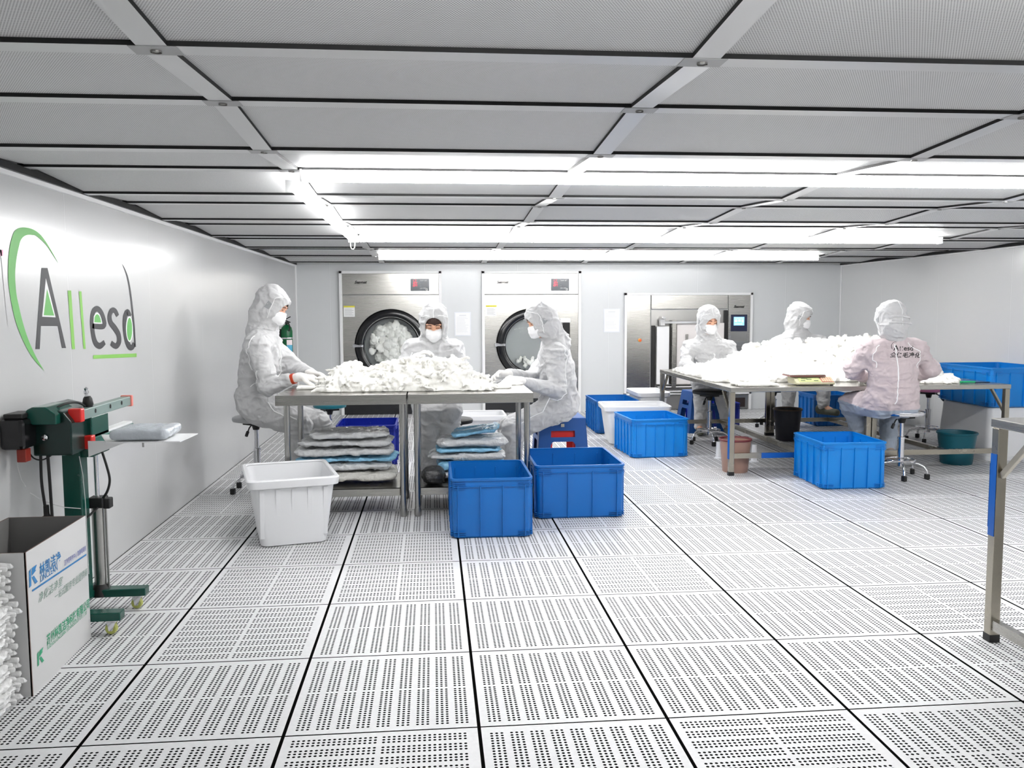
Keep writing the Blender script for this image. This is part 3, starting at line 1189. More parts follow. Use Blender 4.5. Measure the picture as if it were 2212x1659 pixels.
M_SBLUE = mat('royal blue stool plastic', (0.005, 0.075, 0.30), 0.4)
ps = plastic_stool('royal blue plastic stool with grip slot under the masked person facing the logo wall', (2.075, 4.22, 0), 0.0, M_SBLUE, wb=0.42, w=0.36)
MB().box((-0.005, -0.205, 0.400), (0.026, 0.004, 0.024)).build('tag', mat('tan tag', (0.55, 0.5, 0.4), 0.5)).parent = ps
plastic_stool('red plastic stool nested inside the royal blue one', (2.075, 4.22, 0.0), 0.0, M_RED, h=0.375, w=0.31, wb=0.345, slot=False, ap=0.072)
plastic_stool('blue plastic stool at the table corner under the masked person facing the camera', (3.92, 6.40, 0), 0.1, M_SBLUE, h=0.43, w=0.30, wb=0.42)


# ================================================================== machines built into the back wall
Y0 = YB


def dryer(cx, label, load, white_tint=0.0):
    t = thing('tumble_dryer', label, 'dryer', (cx, Y0 - 0.02, 0))
    x0, x1, z1 = cx - 0.627, cx + 0.627, 1.78
    f = MB()
    for a, b, c, d in ((x0, x0 + 0.035, 0, z1), (x1 - 0.035, x1, 0, z1), (x0, x1, z1 - 0.03, z1)):
        f.bb(a, b, Y0 - 0.055, Y0 - 0.002, c, d)
    put(f.build('frame', M_TRIM, bevel=0.002), t)
    b = MB()
    b.bb(x0 + 0.035, x1 - 0.035, Y0 - 0.035, Y0 - 0.003, 1.492, z1 - 0.03)
    put(b.build('top_panel', M_STEEL, bevel=0.003), t)
    # front sheet with a round opening, built as a ring of quads
    zc = 0.862
    q = MB()
    n = 48
    R = 0.36
    X0, X1, Z0, Z1 = x0 + 0.035, x1 - 0.035, 0.18, 1.484
    ci = [(cx + R * math.cos(2 * PI * i / n), Y0 - 0.035, zc + R * math.sin(2 * PI * i / n)) for i in range(n)]
    ou = []
    for i in range(n):
        c, s = math.cos(2 * PI * i / n), math.sin(2 * PI * i / n)
        k = min((X1 - cx) / abs(c) if abs(c) > 1e-6 else 9, ((Z1 - zc) if s > 0 else (zc - Z0)) / abs(s) if abs(s) > 1e-6 else 9)
        ou.append((cx + k * c, Y0 - 0.035, zc + k * s))
    for (px_, pz_) in ((X1, Z1), (X0, Z1), (X0, Z0), (X1, Z0)):
        i = min(range(n), key=lambda j: (ou[j][0] - px_) ** 2 + (ou[j][2] - pz_) ** 2)
        ou[i] = (px_, Y0 - 0.035, pz_)
    q.add(ci + ou, [(i, n + i, n + (i + 1) % n, (i + 1) % n) for i in range(n)])
    put(q.build('front_panel', M_STEEL), t)
    lo = MB().bb(X0, X1, Y0 - 0.032, Y0 - 0.003, 0.005, 0.172)
    put(lo.build('lower_panel', mat('dark lower panel', (0.012, 0.013, 0.015), 0.25)), t)
    # door: black ring with a bright edge, glass, drum behind
    yr = Y0 - 0.038
    d = MB()
    d.lathe([(0.335, 0.0), (0.335, 0.035), (0.36, 0.055), (0.40, 0.06), (0.435, 0.045), (0.447, 0.0)], (cx, yr, zc), 64, ax='Y')
    dr = put(d.build('door', M_BLACKG, smooth=True), t)
    e = MB()
    e.lathe([(0.447, 0.0), (0.453, 0.008), (0.449, 0.018)], (cx, yr, zc), 64, ax='Y')
    put(e.build('door_edge', M_CHROME, smooth=True), t)
    e = MB()
    e.lathe([(0.352, 0.052), (0.356, 0.060), (0.361, 0.054)], (cx, yr, zc), 64, ax='Y')
    put(e.build('chrome_bead', M_CHROME, smooth=True), t)
    gl = MB()
    gl.lathe([(0.0, 0.03), (0.15, 0.028), (0.28, 0.018), (0.336, 0.006)], (cx, yr, zc), 48, ax='Y')
    gm = mat('door glass', (0.9, 0.93, 0.93), 0.03, trans=1.0)
    gm.node_tree.nodes['Principled BSDF'].inputs['IOR'].default_value = 1.15
    put(gl.build('door_glass', gm, smooth=True), t)
    dm = MB()
    dm.lathe([(0.345, 0.0), (0.345, -0.16), (0.0, -0.17)], (cx, yr, zc), 48, ax='Y')
    put(dm.build('drum', mat('drum metal', (0.30, 0.31, 0.31) if load else (0.16, 0.165, 0.17), 0.4, 0.6), smooth=True), t)
    # latch
    h = MB().box((cx - 0.405, yr - 0.075, zc), (0.13, 0.022, 0.030))
    h.box((cx - 0.455, yr - 0.035, zc), (0.03, 0.07, 0.045))
    h.tube([(cx - 0.45, yr - 0.08, zc + 0.016), (cx - 0.35, yr - 0.095, zc - 0.006)], 0.011, 10)
    put(h.build('latch', M_CHROME, bevel=0.004), t)
    g = MB().box((cx + 0.42, yr - 0.03, zc + 0.30), (0.13, 0.05, 0.05))
    put(g.build('hinge_cover', M_WHITE, bevel=0.004), t)
    g = MB().box((cx + 0.435, yr - 0.03, zc + 0.17), (0.085, 0.05, 0.20))
    put(g.build('hinge_block', M_BLACKG, bevel=0.004), t)
    # control display
    dx = cx + 0.36
    c = MB().bb(dx - 0.115, dx + 0.115, Y0 - 0.042, Y0 - 0.034, 1.535, 1.685)
    disp = put(c.build('control_display', mat('dark display glass', (0.02, 0.03, 0.045), 0.2)), t)
    lm = mat('red display digits', (0.9, 0.02, 0.04), 0.5, emit=(1, 0.03, 0.08), es=0.9)
    vs = MB()
    for i, s in enumerate(('1.7', '477', '07T')):
        text_on(s, 0.036, (dx - 0.085, Y0 - 0.043, 1.648 - i * 0.030), (1, 0, 0), (0, 0, 1), lm, mb=vs)
    put(vs.build('red_digits', lm), disp)
    vs = MB()
    for i, s in enumerate(('TEMP SET', '. .', ': :', 'ON OFF')):
        text_on(s, 0.021, (dx + 0.0, Y0 - 0.043, 1.655 - i * 0.032), (1, 0, 0), (0, 0, 1), M_PAPER, mb=vs)
    vs.lathe([(0.013, 0), (0.013, 0.003), (0.008, 0.004), (0.008, 0)], (dx + 0.085, Y0 - 0.043, 1.552), 16, ax='Y')
    put(vs.build('white_markings', M_PAPER), disp)
    tx = text_on('Seavnet', 0.046, (cx - 0.44, Y0 - 0.0355, 1.628), (1, 0, 0), (0, 0, 1), M_BLACKTXT, shear=0.4, bold=0.002, name='maker_lettering')
    put(tx, t)
    # yellow headed notice
    s = MB().bb(x0 + 0.05, x0 + 0.185, Y0 - 0.037, Y0 - 0.0355, 1.22, 1.355, 0)
    s.bb(x0 + 0.05, x0 + 0.185, Y0 - 0.0375, Y0 - 0.0356, 1.335, 1.355, 1)
    for i in range(6):
        s.bb(x0 + 0.065, x0 + 0.17 - 0.02 * (i % 2), Y0 - 0.0375, Y0 - 0.0356, 1.24 + i * 0.014, 1.244 + i * 0.014, 2)
    put(s.build('notice_sticker', [M_PAPER, mat('yellow print', (0.75, 0.68, 0.05), 0.5), mat('grey print', (0.45, 0.45, 0.45), 0.6)]), t)
    return t


dryer(0.560, 'steel tumble dryer with white cloths tumbling behind its round door', True)
dryer(2.314, 'steel tumble dryer with a nearly empty dark drum', False)


def heap_mesh(name, lo, hi, h, blobs, label, cat, m, amp=0.006, seed=3, k=0.02, cutz=None, loc=None):
    s = SDF(lo, hi, h)
    for b in blobs:
        s.cap(b[0], b[1], b[2], b[3], k=k)
    s.wrinkle(amp, (34, 34, 34), seed)
    s.wrinkle(amp * 0.8, (80, 80, 80), seed + 9)
    if cutz is not None:
        s.cut((0, 0, cutz), (0, 0, -1))
    o = s.mesh(name, m, loc=loc)
    if label:
        tag(o, label, cat, kind='stuff')
    return o


def drum_load(cx, full):
    R = random.Random(5)
    bl = []
    for i in range(130 if full else 16):
        while True:
            x, z = R.uniform(-0.3, 0.3), R.uniform(-0.3, 0.3)
            if x * x + z * z < (0.262 if full else 0.29) ** 2 and (full or z < -0.20):
                break
        y = R.uniform(0.02, 0.10)
        a = R.uniform(0, PI)
        L = R.uniform(0.02, 0.06)
        p = (cx + x, Y0 - 0.03 + y, 0.862 + z)
        q = (p[0] + math.cos(a) * L * 0.5, p[1] + R.uniform(-.01, .01), p[2] + abs(math.sin(a)) * L)
        bl.append((p, q, R.uniform(0.03, 0.055), R.uniform(0.02, 0.04)) if full else (p, q, R.uniform(0.015, 0.035), R.uniform(0.01, 0.022)))
    return heap_mesh('cloth_load', (cx - 0.36, Y0 - 0.04, 0.50), (cx + 0.36, Y0 + 0.13, 1.22), 0.011, bl,
                     'white cloths tumbling behind the first dryer door' if full else 'few white cloths at the bottom of the second dryer drum', 'cloths', M_CLOTH, 0.010, 4, k=0.006,
                     loc=(cx, Y0 + 0.04, 0.6))


drum_load(0.560, True)
drum_load(2.314, False)
for o in [o for o in SC.objects if o.name == 'wall_back']:
    # openings for the two drums
    me = bpy.data.meshes.new('wall_back')
    b = MB()
    n = 40
    zc = 0.862
    xs = [XL, 0.56 - 0.45, 0.56 + 0.45, 2.314 - 0.45, 2.314 + 0.45, XR]
    y = YB
    for a, c in ((xs[0], xs[1]), (xs[2], xs[3]), (xs[4], xs[5])):
        b.bb(a, c, y, y + 0.2, -0.02, 1.97)
    for cx in (0.56, 2.314):
        b.bb(cx - 0.45, cx + 0.45, y, y + 0.2, -0.02, zc - 0.40)
        b.bb(cx - 0.45, cx + 0.45, y, y + 0.2, zc + 0.40, 1.97)
        b.bb(cx - 0.45, cx - 0.40, y, y + 0.2, zc - 0.4, zc + 0.4)
        b.bb(cx + 0.40, cx + 0.45, y, y + 0.2, zc - 0.4, zc + 0.4)
        b.bb(cx - 0.40, cx + 0.40, y + 0.16, y + 0.2, zc - 0.4, zc + 0.4)
    me.from_pydata(b.v, [], b.f)
    me.materials.append(o.data.materials[0])
    o.data = me


def washer():
    x0, x1, z0, z1 = 3.50, 5.175, 0.0, 1.505
    t = thing('washing_machine', 'wide steel barrier washing machine with an open door and blue touch screen', 'washing machine', ((x0 + x1) / 2, Y0 - 0.02, 0))
    f = MB()
    for a, b, c, d in ((x0, x0 + 0.03, z0, z1), (x1 - 0.03, x1, z0, z1), (x0, x1, z1 - 0.03, z1), (x0, x1, 0.20, 0.225)):
        f.bb(a, b, Y0 - 0.05, Y0 - 0.002, c, d)
    put(f.build('frame', M_TRIM, bevel=0.002), t)

    def pan(nm, a, b, c, d, m, dy=0.035):
        return put(MB().bb(a, b, Y0 - dy, Y0 - 0.003, c, d).build(nm, m, bevel=0.002), t)
    pan('side_panel', x0 + 0.03, 3.835, 0.235, z1 - 0.03, M_STEEL)
    pan('top_panel', 3.85, 4.845, 1.30, z1 - 0.03, M_STEEL)
    pan('recess', 3.85, 4.845, 0.235, 1.285, M_STEELD, 0.012)
    pan('control_column', 4.86, x1 - 0.03, 0.235, z1 - 0.03, M_STEEL)
    pan('dark_gap', 3.855, 3.90, 0.28, 1.09, M_BLACK, 0.04)
    pan('dark_gap', 4.80, 4.85, 0.75, 1.28, M_BLACK, 0.04)
    pan('lower_panel', 3.53, 5.145, 0.01, 0.19, M_STEELD, 0.03)
    dk = pan('dark_vent', 4.95, 5.10, 0.03, 0.15, mat('dark vent', (0.02, 0.01, 0.01), 0.5), 0.034)
    # half open inner door leaf: white frame, panels and a lock bar
    d = MB().bb(3.91, 4.07, Y0 - 0.09, Y0 - 0.05, 0.34, 1.08)
    put(d.build('door_leaf', M_WHITE, bevel=0.006), t)
    d = MB().bb(4.10, 4.155, Y0 - 0.12, Y0 - 0.06, 0.30, 1.16)
    put(d.build('door_post', M_STEEL, bevel=0.004), t)
    d = MB().bb(4.17, 4.79, Y0 - 0.08, Y0 - 0.05, 0.34, 1.12)
    dr = put(d.build('door_leaf', mat('warm white metal', (0.80, 0.76, 0.74), 0.35), bevel=0.006), t)
    put(MB().bb(4.28, 4.31, Y0 - 0.11, Y0 - 0.08, 0.62, 0.98).build('door_handle', M_STEEL, bevel=0.004), dr)
    b = MB().bb(3.98, 4.62, Y0 - 0.13, Y0 - 0.10, 1.115, 1.145)
    b.bb(3.94, 4.00, Y0 - 0.14, Y0 - 0.06, 1.09, 1.17)
    b.lathe([(0, 0), (0.02, 0), (0.02, 0.05), (0, 0.05)], (3.985, Y0 - 0.09, 1.19), 14, ax='Y')
    put(b.build('lock_bar', M_CHROME, bevel=0.003), t)
    for i in range(4):
        put(MB().bb(3.93, 4.60, Y0 - 0.10, Y0 - 0.05, 0.245 + i * 0.028, 0.258 + i * 0.028).build('threshold_bar', M_STEELD if i % 2 else M_WHITE), t)
    # stop button
    bt = MB().lathe([(0.022, 0), (0.022, 0.012), (0, 0.012)], (3.70, Y0 - 0.035, 0.905), 20, ax='Y')
    put(bt.build('button_collar', mat('yellow collar', (0.8, 0.45, 0.05), 0.4), smooth=True), t)
    bt = MB().lathe([(0.013, 0.012), (0.017, 0.03), (0, 0.034)], (3.70, Y0 - 0.035, 0.905), 20, ax='Y')
    put(bt.build('stop_button', mat('orange red button', (0.75, 0.10, 0.02), 0.35), smooth=True), t)
    tx = text_on('Seavnet', 0.043, (4.925, Y0 - 0.0357, 1.312), (1, 0, 0), (0, 0, 1), M_BLACKTXT, shear=0.4, bold=0.002, name='maker_lettering')
    put(tx, t)
    s = put(MB().bb(4.89, 5.105, Y0 - 0.044, Y0 - 0.034, 1.01, 1.225).build('screen_housing', mat('dark blue bezel', (0.01, 0.015, 0.05), 0.3), bevel=0.003), t)
    scm = mat('lit touch screen', (0.2, 0.45, 0.75), 0.3, emit=(0.25, 0.55, 0.95), es=0.55)
    put(MB().bb(4.925, 5.065, Y0 - 0.0455, Y0 - 0.0435, 1.085, 1.195).build('touch_screen', scm), s)
    ik = MB()
    for i, (a, b_, w_, h_) in enumerate(((4.94, 1.175, 0.11, 0.006), (4.94, 1.13, 0.03, 0.03), (4.985, 1.135, 0.03, 0.025), (4.94, 1.10, 0.10, 0.008), (5.03, 1.125, 0.02, 0.035))):
        ik.bb(a, a + w_, Y0 - 0.0462, Y0 - 0.0454, b_, b_ + h_)
    put(ik.build('screen_icons', mat('pale screen icons', (0.8, 0.9, 1), 0.4, emit=(0.8, 0.92, 1), es=0.7)), s)
    put(MB().bb(4.89, 5.095, Y0 - 0.040, Y0 - 0.034, 0.885, 1.005).build('blank_plate', M_STEELD), t)
    return t


washer()


def wall_notice(x0, x1, z0, z1, label):
    t = thing('wall_notice', label, 'notice', ((x0 + x1) / 2, Y0 - 0.004, z0))
    put(MB().bb(x0, x1, Y0 - 0.006, Y0 - 0.001, z0, z1).build('holder', mat('clear white holder', (0.78, 0.80, 0.84), 0.15)), t)
    put(MB().bb(x0 + 0.012, x1 - 0.012, Y0 - 0.0075, Y0 - 0.006, z0 + 0.012, z1 - 0.012).build('paper_sheet', M_PAPER), t)
    ln = MB()
    R = random.Random(int(x0 * 100))
    ln.bb(x0 + 0.06, x1 - 0.06, Y0 - 0.0082, Y0 - 0.0074, z1 - 0.045, z1 - 0.038)
    for i in range(12):
        z = z1 - 0.065 - i * (z1 - z0 - 0.1) / 12
        ln.bb(x0 + 0.025, x1 - 0.03 - R.random() * 0.05, Y0 - 0.0082, Y0 - 0.0074, z, z + 0.0025)
    put(ln.build('printed_lines', mat('faint print', (0.60, 0.62, 0.65), 0.6)), t)


wall_notice(1.345, 1.552, 0.972, 1.273, 'white notice sheet in a holder between the two dryers')
wall_notice(3.237, 3.448, 1.006, 1.307, 'white notice sheet in a holder beside the washing machine')

# fire cylinder on the back wall end of the logo wall
ex = thing('fire_extinguisher', 'green gas cylinder with a paper label in the room corner', 'extinguisher', (-0.50, 6.95, 0.78))
b = MB().lathe([(0, 0), (0.055, 0.0), (0.062, 0.01), (0.062, 0.30), (0.055, 0.335), (0.03, 0.362), (0.018, 0.368), (0, 0.37)], (-0.50, 6.95, 0.78), 32)
put(b.build('cylinder', mat('green cylinder enamel', (0.0, 0.12, 0.035), 0.25), smooth=True), ex)
b = MB().lathe([(0, 0.36), (0.014, 0.36), (0.016, 0.39), (0.01, 0.40), (0, 0.40)], (-0.50, 6.95, 0.78), 16)
b.box((-0.49, 6.95, 1.185), (0.07, 0.015, 0.012), 0.4, ax='Y')
b.box((-0.49, 6.95, 1.215), (0.08, 0.014, 0.010), -0.5, ax='Y')
b.tube([(-0.50, 6.93, 1.16), (-0.47, 6.89, 1.17), (-0.455, 6.88, 1.13), (-0.46, 6.885, 1.08)], 0.008, 8)
put(b.build('valve', M_BLACK), ex)
b = MB().lathe([(0.0635, 0.215), (0.0645, 0.217), (0.0645, 0.228), (0.0635, 0.23)], (-0.50, 6.95, 0.78), 32)
put(b.build('strap', M_CHROME, smooth=True), ex)


def curved_label(c, r, z0, z1, a0, a1, m, name, par):
    n = 10
    vs = [(c[0] + r * math.cos(a0 + (a1 - a0) * i / n), c[1] + r * math.sin(a0 + (a1 - a0) * i / n), z) for z in (z0, z1) for i in range(n + 1)]
    put(MB().add(vs, [(i, i + 1, n + 2 + i, n + 1 + i) for i in range(n)]).build(name, m), par)


CC = (-0.50, 6.95)
curved_label(CC, 0.0630, 0.93, 0.985, -1.45, -0.35, mat('pink label', (0.85, 0.75, 0.76), 0.5), 'paper_label', ex)
curved_label(CC, 0.0630, 0.855, 0.93, -1.45, -0.35, mat('light blue label', (0.10, 0.42, 0.60), 0.5), 'paper_label', ex)
put(MB().bb(XL + 0.001, -0.555, 6.93, 6.97, 0.80, 1.10).build('wall_bracket', M_BLACK), ex)


# ================================================================== lettering on the logo wall
def wall_logo():
    S = 4.3656

    def P(u, v, lift=0.0015):
        """point of the wall under the zoomed photo coordinate u, v"""
        p = atx(u / S, 450 + v / S, XL)
        return (XL + lift, p.y, p.z)

    t = thing('wall_logo', 'large green and grey company lettering on the glossy wall', 'logo', P(650, 900))
    green = mat('leaf green vinyl', (0.16, 0.50, 0.13), 0.55)
    lime = mat('lime green vinyl', (0.24, 0.56, 0.10), 0.55)
    grey = mat('charcoal vinyl', (0.045, 0.045, 0.05), 0.55)
    white = mat('white vinyl', (0.9, 0.9, 0.9), 0.55)

    def strip(rows, m, name, lift=0.0015):
        """rows: (left u, left v, right u, right v)"""
        vs = []
        for r in rows:
            vs += [P(r[0], r[1], lift), P(r[2], r[3], lift)]
        fs = [(2 * i, 2 * i + 1, 2 * i + 3, 2 * i + 2) for i in range(len(rows) - 1)]
        put(MB().add(vs, fs).build(name, m), t)

    def smooth_rows(rows, n=6):
        out = []
        for i in range(len(rows) - 1):
            p0, p1, p2, p3 = rows[max(i - 1, 0)], rows[i], rows[i + 1], rows[min(i + 2, len(rows) - 1)]
            for j in range(n):
                s = j / n
                out.append(tuple(0.5 * (2 * b + (c - a) * s + (2 * a - 5 * b + 4 * c - d) * s * s + (3 * b - a - 3 * c + d) * s ** 3) for a, b, c, d in zip(p0, p1, p2, p3)))
        out.append(rows[-1])
        return out
    # swoosh: outer edge, inner edge
    sw = [(555, 532, 556, 534), (505, 440, 500, 445), (440, 330, 428, 340), (375, 245, 340, 262), (300, 195, 300, 252), (210, 180, 240, 256), (140, 210, 195, 298), (103, 300, 170, 385),
          (80, 430, 152, 480), (74, 560, 140, 600), (76, 690, 142, 700), (92, 820, 152, 810), (112, 930, 170, 900), (140, 1050, 200, 1030), (185, 1180, 240, 1170), (250, 1320, 290, 1300), (320, 1430, 345, 1415), (412, 1530, 413, 1529)]
    strip(smooth_rows(sw), green, 'swoosh')
    # letter A (two legs, bar) with its green counter
    A = MB()
    A.poly([P(390, 562), P(445, 562), P(620, 1318), P(582, 1318), P(545, 1110), P(383, 1110), P(372, 1328), P(333, 1328)])
    put(A.build('letter_a', grey), t)
    put(MB().poly([P(428, 660, .0021), P(520, 1028, .0021), P(393, 1022, .0021)]).build('letter_a_border', white), t)
    put(MB().poly([P(438, 760, .0026), P(505, 1012, .0026), P(407, 1008, .0026)]).build('letter_a_fill', green), t)
    put(MB().poly([P(636, 775), P(668, 775), P(705, 1328), P(676, 1328)]).build('letter_l', lime), t)
    put(MB().poly([P(741, 783), P(765, 783), P(806, 1326), P(785, 1326)]).build('letter_l', lime), t)

    def ribbon(pts, m, name, lift=0.0015):
        """pts: (u, v, half width u, half width v), stroke along the points"""
        pts = smooth_rows(pts, 5)
        rows = []
        for i, (u, v, w) in enumerate(pts):
            a, b = pts[max(i - 1, 0)], pts[min(i + 1, len(pts) - 1)]
            dx, dy = (b[0] - a[0]) * 1.6, b[1] - a[1]
            L = math.hypot(dx, dy) + 1e-6
            nx, ny = -dy / L, dx / L
            w *= 1.45
            rows.append((u + nx * w, v + ny * w * 1.35, u - nx * w, v - ny * w * 1.35))
        strip(rows, m, name, lift)
    ribbon([(868, 1110, 12), (975, 1112, 13), (972, 1030, 12), (940, 965, 13), (905, 948, 14), (875, 985, 13), (866, 1080, 13), (876, 1190, 13), (900, 1270, 14), (940, 1298, 15), (985, 1262, 12)], grey, 'letter_e')
    put(MB().poly([P(877, 1085, .0021), P(880, 1020, .0021), P(895, 990, .0021), P(915, 983, .0021), P(935, 1000, .0021), P(952, 1040, .0021), P(962, 1088, .0021)]).build('letter_e_border', white), t)
    put(MB().poly([P(884, 1075, .0026), P(887, 1025, .0026), P(900, 1003, .0026), P(915, 998, .0026), P(930, 1010, .0026), P(944, 1045, .0026), P(950, 1078, .0026)]).build('letter_e_fill', green), t)
    ribbon([(1108, 1015, 10), (1085, 970, 12), (1055, 962, 13), (1032, 1010, 13), (1040, 1075, 14), (1080, 1130, 15), (1115, 1190, 14), (1120, 1260, 14), (1090, 1300, 14), (1045, 1270, 12)], grey, 'letter_s')
    ribbon([(1225, 1020, 12), (1200, 975, 13), (1178, 1020, 13), (1174, 1110, 13), (1186, 1220, 13), (1215, 1300, 14), (1245, 1310, 13), (1262, 1270, 10)], grey, 'letter_d')
    el = [(1217 + 33 * math.cos(a) + 0.05 * 33 * math.sin(a), 1138 + 122 * math.sin(a)) for a in [2 * PI * i / 24 for i in range(24)]]
    put(MB().poly([P(u, v, .0021) for u, v in el]).build('letter_d_border', white), t)
    el = [(1217 + 25 * math.cos(a), 1140 + 108 * math.sin(a)) for a in [2 * PI * i / 24 for i in range(24)]]
    put(MB().poly([P(u, v, .0026) for u, v in el]).build('letter_d_fill', green), t)
    strip(smooth_rows([(1144, 522, 1146, 522), (1165, 560, 1172, 560), (1192, 640, 1204, 640), (1212, 740, 1226, 740), (1228, 860, 1243, 860), (1240, 980, 1256, 980), (1250, 1100, 1268, 1100), (1258, 1200, 1274, 1200), (1266, 1308, 1280, 1308)]), grey, 'letter_d_stem')
    strip([(876, 1385, 876, 1420), (1286, 1368, 1286, 1402)], lime, 'underline')
    # tail of a second emblem cut by the frame edge
    strip(smooth_rows([(-60, 250, -40, 250), (-20, 330, 4, 340), (8, 480, 18, 480), (28, 680, 36, 680), (48, 900, 54, 900), (70, 1100, 74, 1100)]), mat('pale grey vinyl', (0.55, 0.55, 0.55), 0.3), 'edge_stroke')
    put(MB().poly([P(-60, 390), P(28, 390), P(26, 450), P(-60, 450)]).build('pink_mark', mat('pink vinyl', (0.75, 0.35, 0.38), 0.3)), t)


wall_logo()


# ================================================================== people
def V(*a):
    return np.array(a[0] if len(a) == 1 else a, float)


def unit(v):
    v = V(v)
    return v / (np.linalg.norm(v) + 1e-9)


def hand_prims(s, wrist, d, n, side, grow=0.0, curl=0.35, k=0.006, sc=1.0, spread=1.0):
    """palm, five fingers of their own lengths and a thumb from the palm's side.
    d: direction of the fingers, n: direction the palm faces, side: +1 / -1 the side of the thumb (along n x d)"""
    d, n = unit(d), unit(n)
    n = unit(n - d * (n @ d))
    x = np.cross(n, d) * side
    w = V(wrist)
    # palm from four metacarpals
    for i, o in enumerate((0.030, 0.010, -0.011, -0.030)):
        a = w + x * o * 0.55 * sc + d * 0.012 * sc
        b = w + x * o * sc + d * (0.083 - 0.006 * abs(i - 1)) * sc
        s.cap(a, b, 0.0135 * sc + grow, 0.0115 * sc + grow, k=0.012)
    s.cap(w - d * 0.02, w + d * 0.02, 0.022 * sc + grow, 0.021 * sc + grow, k=0.012)
    for i, (o, L) in enumerate(((0.031, 0.068), (0.011, 0.078), (-0.011, 0.072), (-0.031, 0.056))):
        p = w + x * o * sc + d * (0.083 - 0.006 * abs(i - 1)) * sc
        a = curl * (0.7 + 0.18 * i)
        dd = unit(d + x * o * 1.6 * spread)
        for j, fr in enumerate((0.45, 0.31, 0.24)):
            dd2 = dd * math.cos(a) + n * math.sin(a)
            q = p + dd2 * L * fr * sc
            s.cap(p, q, (0.0090 - 0.0008 * j) * sc + grow, (0.0082 - 0.0008 * j) * sc + grow, k=k * 0.6)
            p = q
            a += curl * 0.9
    # thumb
    p = w + x * 0.024 * sc + d * 0.022 * sc
    q = p + (x * 0.75 + d * 0.6 + n * 0.25) * 0.040 * sc
    r = q + (x * 0.25 + d * 0.9 + n * 0.3) * 0.030 * sc
    t = r + (x * -0.05 + d * 0.9 + n * 0.35) * 0.024 * sc
    s.cap(p, q, 0.0135 * sc + grow, 0.011 * sc + grow, k=0.010)
    s.cap(q, r, 0.0105 * sc + grow, 0.0095 * sc + grow, k=k * 0.6)
    s.cap(r, t, 0.0095 * sc + grow, 0.0085 * sc + grow, k=k * 0.6)


